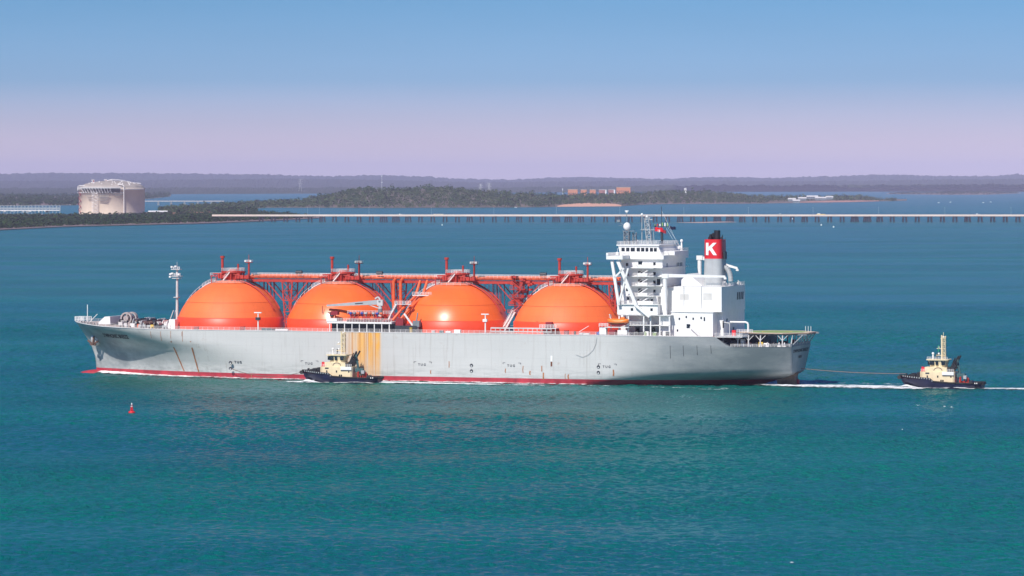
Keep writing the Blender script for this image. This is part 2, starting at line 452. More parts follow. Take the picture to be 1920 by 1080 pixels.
# crowns: small irregular clumps of leaf faces
def crown_into(mb, c, r, h, n, rnd):
    for _ in range(n):
        a = rnd.uniform(0, 2*pi); u = rnd.uniform(0.0, 1.0); k = sqrt(1-(u*0.95)**2)*rnd.uniform(.6, 1.05)
        p = Vector((c[0] + r*k*cos(a), c[1] + r*k*sin(a), c[2] + h*(0.12+0.88*u)))
        s = r*rnd.uniform(.28, .6)
        nrm = Vector((cos(a)*k, sin(a)*k, u*0.9+.25)) + Vector((rnd.uniform(-.5,.5), rnd.uniform(-.5,.5), rnd.uniform(-.3,.5)))
        nrm.normalize(); t1 = nrm.orthogonal().normalized(); t2 = nrm.cross(t1)
        q = rnd.uniform(0, pi); t1, t2 = t1*cos(q)+t2*sin(q), t2*cos(q)-t1*sin(q)
        m_ = rnd.uniform(.5, .9)
        mb.add([p-t1*s, p-t2*s*m_, p+t1*s*.9, p+t2*s*m_], [(0,1,2,3)])
def inside(poly, x, y):
    c = False; n = len(poly)
    for i in range(n):
        (x1,y1),(x2,y2) = poly[i], poly[(i+1)%n]
        if (y1>y) != (y2>y) and x < (x2-x1)*(y-y1)/(y2-y1)+x1: c = not c
    return c
def sheet(name, poly, z, material, kind='structure', skirt=1.5):
    top = [G(px, py, z) for px, py in poly]
    n = len(top); vs = top + [Vector((p.x, p.y, -1.0)) for p in top]
    # widen the foot a little so the edge slopes into the water
    c = sum(top, Vector())/n
    fs = [tuple(range(n))] + [(k, k+n, (k+1)%n+n, (k+1)%n) for k in range(n)]
    return tag(MB().add(vs, fs).build(name, material), kind=kind)

def terrain(name, shore, top, back, material, seed, x0, x1, tree=0, step=4.0, nr=12, flat=2.0):
    """land between its shore row and a crest 'back' metres behind it; returns a height function"""
    def zt(px):
        Y = F_PX*CAM_H/(interp(shore, px)-HORIZON) + back
        return max(flat, CAM_H - (interp(top, px)-HORIZON)*Y/F_PX - tree)
    def height(px, u):
        return 0.8 + (zt(px)-0.8)*max(0.0, min(1.0, u*1.3))**0.8*(1+0.12*fbm(px/40, u*3, 3, seed))
    def at(px, u):
        Ys = F_PX*CAM_H/(interp(shore, px)-HORIZON); Y = Ys + back*u*1.5
        X = (px-960)/F_PX*Y
        z = height(px, min(u, .67)/.67*.77) if u < .67 else height(px, .77)*max(0.0, 1-(u-.67)/.33)**.5
        return Vector((X, Y, z))
    vs, fs = [], []; nc = int((x1-x0)/step)+1
    for i in range(nc):
        px = x0+i*step
        e = min(1.0, (i+.01)/4, (nc-1-i+.01)/4)
        for j in range(nr):
            p = at(px, j/(nr-1)); p.z = (p.z*e if j else -0.6); vs.append(p)
    for i in range(nc-1):
        for j in range(nr-1):
            a = i*nr+j; fs.append((a, a+nr, a+nr+1, a+1))
    tag(MB().add(vs, fs, smooth=True).build(name, material), kind='structure')
    return at
rnd = random.Random(11)
# wooded headland across the bay
head_shore = [(300,401),(400,398.5),(470,392),(500,389.5),(640,389.5),(700,390),(960,389),(1045,388),(1165,387),(1200,384),(1250,382.5),(1440,381.5),(1520,380),(1600,379),(1650,377.5),(1700,376.5)]
head_top = [(300,389),(360,384),(400,381),(470,377),(560,373),(600,365),(640,358),(690,350),(740,351),(800,349),(840,348),(900,356),(980,360),(1050,364),(1100,363),(1180,361),(1280,355),(1330,358),(1400,364),(1460,366),(1500,368),(1560,366),(1610,366),(1640,370),(1660,374),(1700,376)]
at_head = terrain('headland_ground', head_shore, head_top, 900, mat('headland_earth', (0.13,0.10,0.075), 0.95, var=0.4, scale=0.05), 21.0, 300, 1700, tree=9)
def forest(name, at, x0, x1, count, th, material, skip=lambda px, u: False, n=14, label=None, umax=.72, pw=1.0):
    mb = MB()
    for _ in range(count):
        px = rnd.uniform(x0, x1); u = rnd.random()**pw*umax
        if skip(px, u): continue
        p = at(px, u); s = rnd.uniform(.6, 1.25)
        if rnd.random() < .07: s *= 1.35
        crown_into(mb, p - Vector((0,0,.5)), th*.52*s, th*s*(.8+.4*rnd.random()), n, rnd)
    return tag(mb.build(name, material), label, 'forest', kind='stuff')
def head_skip(px, u):
    if 1045 < px < 1168 and u < .10: return True
    if 1440 < px < 1665 and u < .16: return True
    if 1495 < px < 1565 and .1 < u < .5: return rnd.random() < .8
    if px > 1640 and u > .3: return True
    return False
forest('headland_forest', at_head, 306, 1680, 6500, 10, F_head, head_skip, n=15, label='dense green bushland covering the low headland behind the jetty')
def strip_on(at, x0, x1, u0, u1, name, material, dz, step=4):
    vs, fs = [], []; k = int((x1-x0)/step)+1
    for i in range(k):
        px = x0+i*step; e = sin(pi*i/(k-1))**.5
        for j in range(4):
            u = u0+(u1-u0)*j/3*max(.15, e); vs.append(at(px, u)+Vector((0, -2, dz if 0 < j < 3 else dz*.2 if j else -.4)))
    for i in range(k-1):
        for j in range(3): a = i*4+j; fs.append((a, a+4, a+5, a+1))
    return tag(MB().add(vs, fs, smooth=True).build(name, material), kind='structure')
strip_on(at_head, 1045, 1167, 0.0, .17, 'beach', sand, 1.2)
strip_on(at_head, 1500, 1648, 0.0, .12, 'shore_cliff', mat('pink_cliff', (0.44,0.22,0.17), .9, var=.25, scale=.1), 2.5)
strip_on(at_head, 1190, 1500, -.01, .05, 'shore_mud', mud, .8)

# islet on the right
at_is = terrain('islet_ground', [(1660,363.8),(1760,365),(1850,365),(1915,362.5)], [(1660,363),(1680,360.5),(1720,359.5),(1780,358),(1850,357.5),(1890,359),(1915,361.5)], 700, mud, 31.0, 1662, 1915, tree=7, step=3)
forest('islet_mangroves', at_is, 1668, 1908, 700, 9, F_far, n=12, label='low dark mangrove islet in the right distance', umax=.6)
# far left mangrove shore behind the storage tank
at_fl = terrain('mangrove_ground', [(-60,386),(0,386),(148,385),(240,377),(320,369)], [(-60,364),(0,364),(148,364),(240,367),(320,367)], 4200, mud, 41.0, -60, 322, tree=9, step=4)
forest('mangrove_belt', at_fl, -56, 318, 2600, 11, F_mang, n=12, label='green mangrove belt behind the storage tank', umax=.8, pw=1.3)
# near left mangrove point that the jetty starts from
P_pt = [(-60,434),(0,430.5),(120,424.5),(250,421.5),(380,418.5),(480,414.5),(530,412.2),(580,409.5),(606,407.6),(560,402.5),(500,399.5),(420,396),(340,394),(280,398),(130,402),(0,401),(-60,401)]
sheet('point_ground', P_pt, 1.2, mud)
P_so = [(262,402),(300,398.3),(330,396.6),(398,397),(396,400.5),(330,402)]
sheet('red_earth_yard', P_so, 1.6, soil)
mb = MB()
P_in = [(-60,432.5),(0,429.2),(120,423.3),(250,420.3),(380,417.3),(480,413.3),(530,411.2),(575,408.8),(596,407.6),(555,403.5),(500,401),(430,399),(400,403),(300,404.5),(278,404),(262,405),(230,406),(150,407),(136,407),(-60,407)]
cnt = 0
while cnt < 4200:
    px, py = rnd.uniform(-60, 605), 400 + 34*rnd.random()
    if inside(P_in, px, py):
        p = G(px, py, 1.0); s = rnd.uniform(.6, 1.2)
        if rnd.random() < .05: s *= 1.4
        crown_into(mb, p, 4.4*s, (7.5 if px < 480 else 7.5-(px-480)*.035)*s, 16, rnd); cnt += 1
for _ in range(700):     # taller bush to the right of the tank
    px, py = rnd.uniform(300, 480), rnd.uniform(396.5, 401)
    if px < 400 and py > 398.5-(px-300)*.01: continue
    s = rnd.uniform(.7, 1.3); crown_into(mb, G(px, py, 1.0), 6*s, 10*s, 14, rnd)
tag(mb.build('mangrove_forest', F_mang), 'dark green mangroves along the near point below the storage tank', 'forest', kind='stuff')
# sand spit beyond the ship
mb = MB(); vs, fs = [], []
for i in range(31):
    u = i/30; wd = sin(pi*u)**.7
    for j in range(5):
        q = (j-2)/2; p = G(1262+122*u, 416.9+.5*sin(u*5), 0) + Vector((0, q*55*wd, 0)); p.z = 1.5*wd*(1-q*q)*(.5+.8*u) - .15; vs.append(p)
for i in range(30):
    for j in range(4): a = i*5+j; fs.append((a, a+5, a+6, a+1))
tag(MB().add(vs, fs, smooth=True).build('sand_spit', mat('spit_sand', (0.42,0.27,0.23), .9, var=.2, scale=.05)), kind='structure')
# ------------------------------------------------------------------ the gas carrier
ship = empty('gas_carrier', (SHIP_X, SHIP_Y, 0), SHIP_YAW)
tag(ship, 'huge grey hulled gas carrier with four orange domed tanks and a white deckhouse', 'ship')
_c, _s = cos(-SHIP_YAW), sin(-SHIP_YAW)
def lx(px, ly):                                   # place along the ship of something ly metres off the centreline
    k = (px-960)/F_PX
    return (k*(SHIP_Y+ly*_c)-SHIP_X-ly*_s)/(_c+k*_s)
def lz(px, py, ly):
    return CAM_H-(py-HORIZON)*(SHIP_Y-lx(px, ly)*_s+ly*_c)/F_PX
def LP(px, py, ly): return Vector((lx(px, ly), ly, lz(px, py, ly)))

T_xs = [(-2,-135.5),(0,-135.7),(4,-136),(6.7,-136.4),(11,-138.2),(15,-141),(19.6,-144.6)]
T_top = [(-144.6,19.7),(-125,18.8),(-98,18.1),(118.5,18.1),(119.6,17.2),(122.6,14.9),(124,14.4),(150,14.4)]
T_len = [(0,88),(5,84),(10,72),(14,56),(18,42)]; T_p = [(0,1.7),(10,1.9),(18,2.7)]
T_xe = [(-2,124),(0,130),(1,133),(2,137),(3.5,142),(5,143.6),(14.4,144.7),(20,144.7)]
T_be = [(0,0),(1,.3),(2,1.0),(3.5,5),(5,9),(14.4,13.7),(20,13.7)]
T_la = [(0,72),(5,64),(14.4,52)]; T_q = [(0,1.7),(5,2.1),(14,2.4)]
def hb(x, z):
    u = max(0, min(1, (x-interp(T_xs, z))/interp(T_len, z))); v = max(0, min(1, (interp(T_xe, z)-x)/interp(T_la, z)))
    be = interp(T_be, z)
    return max(0.05, min(24.5*(1-(1-u)**interp(T_p, z)), be+(24.5-be)*(1-(1-v)**interp(T_q, z))))

def hull_paint():
    m = bpy.data.materials.new('hull_grey_paint'); m.use_nodes = True
    t = m.node_tree; b = t.nodes['Principled BSDF']; L = t.links.new
    b.inputs['Roughness'].default_value = 0.42
    co = N(t, 'ShaderNodeTexCoord')
    sp = N(t, 'ShaderNodeSeparateXYZ'); L(co.outputs['Object'], sp.inputs[0])
    def nz(scl, scale, det=5, rough=.6):
        mp = N(t, 'ShaderNodeMapping'); mp.inputs['Scale'].default_value = scl; L(co.outputs['Object'], mp.inputs[0])
        n = N(t, 'ShaderNodeTexNoise'); n.inputs['Scale'].default_value = scale; n.inputs['Detail'].default_value = det; n.inputs['Roughness'].default_value = rough
        L(mp.outputs[0], n.inputs['Vector']); return n.outputs['Fac']
    def mr(v, a, b_, c=0.0, d=1.0):
        n = N(t, 'ShaderNodeMapRange'); n.inputs['From Min'].default_value = a; n.inputs['From Max'].default_value = b_
        n.inputs['To Min'].default_value = c; n.inputs['To Max'].default_value = d
        L(v, n.inputs['Value']); return n.outputs[0]
    def mt(op, a, b_=None):
        n = N(t, 'ShaderNodeMath', operation=op)
        for i, q in enumerate((a, b_)):
            if q is None: continue
            if isinstance(q, (int, float)): n.inputs[i].default_value = q
            else: L(q, n.inputs[i])
        return n.outputs[0]
    def mix(f, a, col):
        n = N(t, 'ShaderNodeMixRGB'); L(f, n.inputs[0])
        if isinstance(a, tuple): n.inputs[1].default_value = (*a, 1)
        else: L(a, n.inputs[1])
        n.inputs[2].default_value = (*col, 1); return n.outputs[0]
    base = mix(mr(nz((1,1,3),.03,4), .3, .7), (0.53,0.525,0.505), (0.59,0.58,0.56))
    # welded plate seams
    def seam(coord, pitch, w):
        fr = mt('FRACT', mt('DIVIDE', coord, pitch)); return mt('LESS_THAN', fr, w/pitch)
    lines = mt('MAXIMUM', seam(sp.outputs['Z'], 3.1, .09), mt('MULTIPLY', seam(sp.outputs['X'], 14.2, .10), .6))
    base = mix(mt('MULTIPLY', lines, .18), base, (0.25,0.25,0.27))
    # grime running down
    base = mix(mr(nz((.9,.9,.05),1,6), .55, .8, 0, .42), base, (0.25,0.20,0.16))
    # rust-brown tint patches
    base = mix(mr(nz((1,1,1.4),.16,6,.75), .62, .76, 0, .45), base, (0.30,0.17,0.10))
    # dirt and scrapes near the water, more towards the ends
    low = mr(sp.outputs['Z'], 7.0, 1.5)
    base = mix(mt('MULTIPLY', low, mr(nz((.12,1,.9),1,6,.7), .42, .68, 0, .6)), base, (0.13,0.15,0.15))
    # worn swirls of darker old paint aft; the bow's also paint in flare shade
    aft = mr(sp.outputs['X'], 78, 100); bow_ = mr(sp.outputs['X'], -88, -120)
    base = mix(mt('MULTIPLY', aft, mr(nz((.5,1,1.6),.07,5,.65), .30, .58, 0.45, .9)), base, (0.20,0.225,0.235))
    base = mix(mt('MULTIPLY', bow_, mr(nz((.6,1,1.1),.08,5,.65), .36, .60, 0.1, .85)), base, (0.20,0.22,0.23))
    # yellow rust runs below the manifold
    x0, x1 = lx(640, -24.5), lx(716, -24.5)
    win = mt('MULTIPLY', mr(sp.outputs['X'], x0, x0+1.5), mr(sp.outputs['X'], x1, x1-1.0))
    right = mr(sp.outputs['X'], x0+3, x0+8, .30, 1.0)
    run = mr(nz((.50,.2,.014),1.0,5,.65), .22, .50)
    deep = mr(sp.outputs['Z'], 2.5, 12, .45, 1.0)
    f = mt('MULTIPLY', mt('MULTIPLY', win, right), mt('MULTIPLY', run, deep))
    f = mt('MULTIPLY', f, mr(nz((.6,.3,.22),1.0,6,.75), .28, .55, .55, 1.0))
    base = mix(mt('MULTIPLY', f, .95), base, (0.84,0.42,0.055))
    run2 = mr(nz((1.3,.2,.012),1.0,4,.6), .50, .62)
    base = mix(mt('MULTIPLY', mt('MULTIPLY', win, run2), mt('MULTIPLY', deep, .75)), base, (0.55,0.20,0.02))
    L(base, b.inputs['Base Color'])
    return m
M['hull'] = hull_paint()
def boot_paint():
    m = mat('boot_red_paint', (0.40,0.028,0.045), 0.6, var=.3, scale=.6, streak=.4, streak_col=(.10,.03,.04))
    return m
M['boot'] = boot_paint()

ROWS = [-2,0,.7,1.4,2,3,4,5,6.5,8,10,12,13.4,14.4,15.4,16.4,17.3,18.1]
SS = [0,.002,.005,.009,.014,.02,.028,.036,.046,.056,.068,.082,.1,.12,.14,.16,.185,.21,.24,.27,.3,.4,.5,.6,.7,.74,.77,.79,.81,.83,.845,.86,.875,.89,.9]
hull = MB()
def hull_columns():
    cols = []
    tail = [.905,.91,.912,.915,.918,.921,.925,.93,.935,.94,.945,.95,.955,.96,.965,.97,.975,.98,.985,.99,.994,.997,1.0]
    for s_ in SS + tail:
        col = []
        for zr in ROWS:
            z = zr
            for _ in range(3):
                xs, xe = interp(T_xs, z), interp(T_xe, z)
                x = xs+s_*(xe-xs)
                z = zr if zr <= 14.4 else 14.4+(zr-14.4)/3.7*(interp(T_top, x)-14.4)
            col.append((x, hb(x, z), z))
        cols.append(col)
    return cols
HC = hull_columns(); nR = len(ROWS)
for sgn in (-1, 1):
    vs = [(x, sgn*y, z) for col in HC for x, y, z in col]
    for i in range(len(HC)-1):
        for j in range(nR-1):
            a = i*nR+j
            q = (a, a+nR, a+nR+1, a+1) if sgn < 0 else (a, a+1, a+nR+1, a+nR)
            hull.add([vs[k] for k in q], [(0,1,2,3)], 1 if ROWS[j+1] <= 2.01 else 0, True)
for j in range(nR-1):                                 # stem bar and transom
    a, b = HC[0][j], HC[0][j+1]
    hull.add([(a[0],-a[1],a[2]),(a[0],a[1],a[2]),(b[0],b[1],b[2]),(b[0],-b[1],b[2])], [(0,1,2,3)], 1 if ROWS[j+1] <= 2.01 else 0)
    if ROWS[j+1] <= 14.41:
        a, b = HC[-1][j], HC[-1][j+1]
        hull.add([(a[0],-a[1],a[2]),(b[0],-b[1],b[2]),(b[0],b[1],b[2]),(a[0],a[1],a[2])], [(0,3,2,1)], 1 if ROWS[j+1] <= 2.01 else 0)
# bulb
vs, fs = [], []
for i in range(13):
    t_ = pi*i/12
    for k in range(16):
        vs.append((-133.5-11.2*cos(t_), 3.2*sin(t_)*cos(2*pi*k/16), -1.6+2.9*sin(t_)*sin(2*pi*k/16)))
for i in range(12):
    for k in range(16): fs.append((i*16+k, i*16+(k+1)%16, (i+1)*16+(k+1)%16, (i+1)*16+k))
hull.add(vs, fs, 1, True)
def weld(o, d=0.002):
    import bmesh
    bm = bmesh.new(); bm.from_mesh(o.data); bmesh.ops.remove_doubles(bm, verts=bm.verts, dist=d); bmesh.ops.recalc_face_normals(bm, faces=bm.faces); bm.to_mesh(o.data); bm.free()
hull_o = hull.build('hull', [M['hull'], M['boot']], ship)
weld(hull_o)
# stern horn and rudder
MB().xz([(135.8,4.6),(143.4,4.6),(142.9,3.2),(143.6,-2),(137.0,-2),(136.0,1.5)], -1.9, 1.9).build('rudder_horn', mat('stained_steel', (0.20,0.13,0.09), .7, var=.5, scale=1.4), hull_o)
MB().xz([(139.8,2.2),(143.9,2.0),(144.1,-2.2),(139.8,-2.2)], -0.6, 0.6).build('rudder', M['boot'], hull_o)
# decks
dk = MB(); dk2 = MB()
for i in range(len(HC)-1):
    a, b = HC[i][-1], HC[i+1][-1]
    tgt, ins = (dk2, .12) if a[2] < 17.9 else (dk, .12)
    tgt.add([(a[0],-a[1],a[2]-ins),(b[0],-b[1],b[2]-ins),(b[0],b[1],b[2]-ins),(a[0],a[1],a[2]-ins)], [(0,1,2,3)])
dk.build('deck', M['deck'], ship); dk2.build('mooring_deck', M['midgrey'], ship)
# gunwale strake, white coaming of the forecastle
gw = MB()
for sgn in (-1, 1):
    pts = [Vector((c[-1][0], sgn*(c[-1][1]+.02), c[-1][2])) for c in HC if c[-1][0] < 118.6]
    for a, b in zip(pts, pts[1:]): gw.bar(a, b, .25, .22)
gw.build('gunwale', M['rail'], hull_o)

# lettering laid onto the plating
def text_faces(txt, size):
    cu = bpy.data.curves.new('lettering', 'FONT'); cu.body = txt; cu.size = size; cu.resolution_u = 3; cu.offset = .035*size
    o = bpy.data.objects.new('lettering', cu); COL.objects.link(o)
    dg = bpy.context.evaluated_depsgraph_get(); dg.update()
    me = bpy.data.meshes.new_from_object(o.evaluated_get(dg))
    vs = [v.co.copy() for v in me.vertices]; fs = [tuple(p.vertices) for p in me.polygons]
    bpy.data.objects.remove(o); bpy.data.curves.remove(cu); bpy.data.meshes.remove(me)
    w_ = max(v.x for v in vs)-min(v.x for v in vs); mn = min(v.x for v in vs)
    return [(v.x-mn, v.y) for v in vs], fs, w_
def side_text(name, txt, size, x, z, material, parent, slope=0.0, stretch=1.0):
    vs, fs, w_ = text_faces(txt, size)
    out_ = []
    for a, b in vs:
        X, Z = x+a*stretch, z+b+slope*a*stretch; out_.append((X, -(hb(X, Z)+.05), Z))
    return MB().add(out_, fs).build(name, material, parent)
side_text('name_lettering', 'SYMPHONIC BREEZE', 2.05, lx(192,-14), lz(192,630,-14)-.4, M['black'], hull_o, slope=-.02, stretch=.72)
for px, py in ((438,681),(572,683.5),(784,685.5),(951,687.5),(1130,689.5)):
    x, z = lx(px,-24.5), lz(px,py,-24.5)
    side_text('tug_lettering', 'T U G', 1.15, x, z, M['dark'], hull_o)
    mk = MB()
    for sx, dx in ((1,-1.6),(-1,5.2)):
        xx = x+dx; y = -(hb(xx, z)+.04)
        mk = MB(); mk.box(min(xx,xx+sx*.9), max(xx,xx+sx*.9), y-.02, y, z+1.35, z+1.5); mk.box(xx-.09, xx+.09, y-.02, y, z+.9, z+1.5)
        mk.build('tug_mark', M['dark'], hull_o)
# recessed bollards, load line mark, scuppers, rust runs, draught marks
for px, ys in ((432,(680,691)),(884,(685,695.5)),(1122,(688,698.5))):
    for py in ys:
        p = LP(px, py, -24.5); f = MB().cyl((p.x,-24.62,p.z), (p.x,-24.4,p.z), .62, n=14)
        r_ = f.build('bollard_recess', M['dark'], hull_o)
        MB().cyl((p.x,-24.72,p.z-.22), (p.x,-24.55,p.z-.22), .24, n=10).build('bollard', M['white'], r_)
p = LP(1034,667,-24.5); q = LP(1034,678,-24.5); r3 = LP(1034,687,-24.5)
MB().box(p.x-.35,p.x+.35,-24.56,-24.48,q.z,p.z).build('load_mark', M['white'], hull_o)
MB().box(p.x-.32,p.x+.32,-24.56,-24.48,r3.z,q.z-.02).build('load_mark', M['rust'], hull_o)
for px, a, b in ((1257,648,672),(1281,648,668),(1306,648,666),(1331,648,663)):
    x = lx(px,-24); z0, z1 = lz(px,b,-24), lz(px,a,-24)
    mk = MB(); y = -(hb(x,(z0+z1)/2)+.05); mk.bar((x,-(hb(x,z0)+.06),z0),(x,-(hb(x,z1)+.06),z1),.14); mk.build('vent_slot', M['dark'], hull_o)
def hull_strip(pts, w_, name, material, wt=None):
    vs, fs = [], []
    for k, (x, z) in enumerate(pts):
        for sx in (-w_/2, w_/2): vs.append((x+sx, -(hb(x+sx, z)+.06), z))
    for k in range(len(pts)-1): fs.append((2*k,2*k+1,2*k+3,2*k+2))
    return MB().add(vs, fs).build(name, material, hull_o)
fender_rust = mat('fender_rust', (0.38,0.15,0.06), .8, var=.4, scale=4)
for base_, pts in ((0,[(321,640),(322.5,655),(325.5,672),(330,688),(333.5,697)]),(1,[(357.5,640),(358,655),(359,675),(361,690),(363.5,700)])):
    P_ = [LP(px,py,-23.5 if base_ == 0 else -24.3) for px, py in pts]
    hull_strip([(p.x,p.z) for p in P_], .55, 'rubbing_bar', fender_rust)
for px, a, b in ((324,620,642),(305,621,639),(286,621,634),(346,620,640),(345,622,630)):
    hull_strip([(lx(px,-22.5), lz(px,y_,-22.5)) for y_ in (a,(a+b)/2,b)], .16, 'drain_streak', fender_rust)
for px, py in ((470,706),(842,683),(1016,690),(994,700),(1019,706),(948,697),(981,694),(1060,706),(1066,706),(808,698),(1150,700)):
    p = LP(px,py,-24.5); hull_strip([(p.x,p.z+rnd.uniform(.6,1.6)),(p.x+rnd.uniform(-.2,.2),p.z),(p.x,p.z-rnd.uniform(.4,1.5))], rnd.uniform(.2,.55), 'rust_spot', fender_rust)
# anchor in its pocket
ax, az = lx(178,-5.5), lz(178,636,-5.5)
ay = -(hb(ax, az))
pk = MB(); pk.ball((ax, ay+.3, az), 2.0, n=14, m=8, sz=1.35)
pk_o = pk.build('anchor_pocket', M['offwhite'], hull_o)
an = MB(); an.bar((ax+.2,ay-2.0,az+1.2),(ax-.1,ay-2.2,az-2.0),.6,.5)
an.bar((ax-.1,ay-2.2,az-2.0),(ax-2.3,ay-1.9,az-.4),.6,.55); an.bar((ax-.1,ay-2.2,az-2.0),(ax+2.2,ay-2.2,az-.6),.6,.55)
an.box(ax-1.2,ax+1.1,ay-2.5,ay-1.8,az-2.3,az-1.5)
an.build('anchor', mat('anchor_steel', (0.13,0.07,0.055), .8, var=.4, scale=3), pk_o)
# transom name
for txt, sz, py, px0, wd in (('SYMPHONIC BREEZE', 1.5, 659, 1486, 25.5),('NASSAU', 1.3, 670.5, 1496, 9.5)):
    vs, fs, w_ = text_faces(txt, sz); k = wd/w_ if txt[0] == 'S' else 1.0
    zc = CAM_H-(py-HORIZON)*1394/F_PX; kk = min(k, 1.55)
    MB().add([(interp(T_xe, zc+b)+.06, (a-w_/2)*kk, zc+b) for a, b in vs], fs).build('name_lettering', M['black'], hull_o)

# ---------------------------------------------------------------- rails
rl = MB(); pts = [Vector((c[-1][0], -(c[-1][1]-.15), c[-1][2])) for c in HC if -143 < c[-1][0] < 118]
rl.rail(pts, 1.15, 2.0, .075)
rl.build('deck_railing', M['rail'], ship)
rl = MB(); rl.rail([Vector((p.x,-p.y,p.z)) for p in pts], 1.15, 2.4, .07); rl.build('deck_railing', M['rail'], ship)

# ---------------------------------------------------------------- tanks
TX = [lx(433,0), lx(639,0), lx(854,0), lx(1066,0)]
RS, ZC = 21.3, 15.1
def dome():
    d = MB(); pr = [(RS*cos(a), ZC+RS*sin(a)) for a in [radians(19)+radians(70.5)*i/26 for i in range(27)]]
    d.lathe(pr, 72); d.add([(.3*cos(k), .3*sin(k), ZC+RS-.01) for k in range(6)], [(0,1,2,3,4,5)])
    return d
tank0 = None
def make_tank():
    o = dome().build('tank_dome', M['orange'])
    z0 = ZC+RS*sin(radians(19)); r0 = RS*cos(radians(19))
    MB().lathe([(r0+.32,17.9),(r0+.32,z0+.05),(r0-.1,z0+.35)], 72).build('tank_skirt', mat('skirt_orange', (0.78,0.07,0.022), .45, var=.12, scale=.3), o)
    s_ = MB(); z = 28.0; r = sqrt(RS*RS-(z-ZC)**2); s_.lathe([(r-.05,z-.1),(r+.05,z-.08),(r+.05,z+.08),(r-.1,z+.1)], 72)
    s_.build('tank_seam', mat('seam_paint', (0.62,0.09,0.02), .5), o)
    # crown gear
    h = MB(); h.lathe([(3.4,35.9),(3.4,38.8),(4.6,38.9),(4.6,39.6),(1.6,39.8),(1.6,40.4)], 20, c=(1.0,0), cap=True)
    for k in range(9):
        a = 2*pi*k/9; h.cyl((1+4.2*cos(a),4.2*sin(a),35.6),(1+4.2*cos(a),4.2*sin(a),39),.28,n=6)
    h.box(-7.6,-2.2,-2.2,2.2,37.6,37.95); h.box(4.2,8.8,-2.4,2.4,36.6,37.0)
    h.path([(-6.4,-2.4,38.6),(-1.5,-3.4,38.8),(3.0,-3.8,38.5),(6.5,-3.2,37.6)], .22)
    for x in (-7.2,-5.2,-3,5,7.4,8.6): h.bar((x,-2.1,35.2 if abs(x) < 5 else 33.6),(x,-2.1,37.7),.25)
    for i in range(14):
        x = rnd.uniform(-6,8); h.box(x,x+rnd.uniform(.5,1.4),-3.4+rnd.uniform(-.6,.4),-2.4,36.9,37.8+rnd.random()*1.2)
    h.build('crown_house', M['redorange'], o)
    rr = MB(); rr.rail([(1+4.5*cos(a),4.5*sin(a),39.6) for a in [2*pi*k/14 for k in range(15)]], 1.2, 1.6, .11)
    rr.rail([(-7.6,-2.2,37.9),(-2.2,-2.6,37.9)], 1.1, 1.2, .09)
    rr.rail([(7.6*cos(a)+.5,7.6*sin(a),35.1) for a in [2*pi*k/18 for k in range(19)]], 1.2, 1.8, .09)
    rr.stair((-1.2,-4.6,36.3),(1.6,-4.6,39.5),.8,8)
    rr.build('crown_railing', M['rail'], o)
    v = MB(); v.cyl((-3.5,0,36),(-3.5,0,45.0),.5,n=14); v.cyl((-3.5,0,44.6),(-3.5,0,45.4),.85,n=14); v.cyl((-3.5,0,39),(-3.5,0,39.3),.75)
    v.build('vent_mast', M['redorange'], o)
    v2 = MB(); v2.cyl((3.0,0,40),(3.0,0,42.4),.38,n=10); v2.build('vent_pipe', M['redorange'], o)
    # access stair hugging the forward side of the dome
    w_ = MB()
    for a0, a1 in ((66,74),(58,66)):
        p_, q_ = [Vector((-RS*cos(radians(a)), -1.0, ZC+RS*sin(radians(a))+.4)) for a in (a0, a1)]
        w_.bar(p_, q_, .9, .25)
        w_.rail([p_+Vector((0,-.5,0)), q_+Vector((0,-.5,0))], 1.2, 1.2, .08)
    for a in range(24, 60, 6):
        p_, q_ = [Vector((-RS*cos(radians(b)), -1.0, ZC+RS*sin(radians(b))+.2)) for b in (a, a+6)]
        w_.bar(p_, q_, .8, .2); w_.bar(p_+Vector((0,-.4,1)), q_+Vector((0,-.4,1)), .08); w_.bar(p_+Vector((0,-.4,0)), p_+Vector((0,-.4,1)), .08)
    w_.build('dome_stair', M['rail'], o)
    for y in (-3.0, 3.0):      # relief pipes down the after side
        pp = MB()
        pts_ = [Vector((RS*cos(radians(b))*1.0, y, ZC+RS*sin(radians(b))+.35)) for b in range(76, 22, -6)]
        pp.path(pts_, .32)
        if y > 0:
            for b in range(70, 36, -5):
                p_ = Vector((RS*cos(radians(b)), 3, ZC+RS*sin(radians(b)))); pp.bar(p_, (p_.x, 3, 36.6), .16)
        pp.build('relief_pipe', M['redorange'], o)
    return o
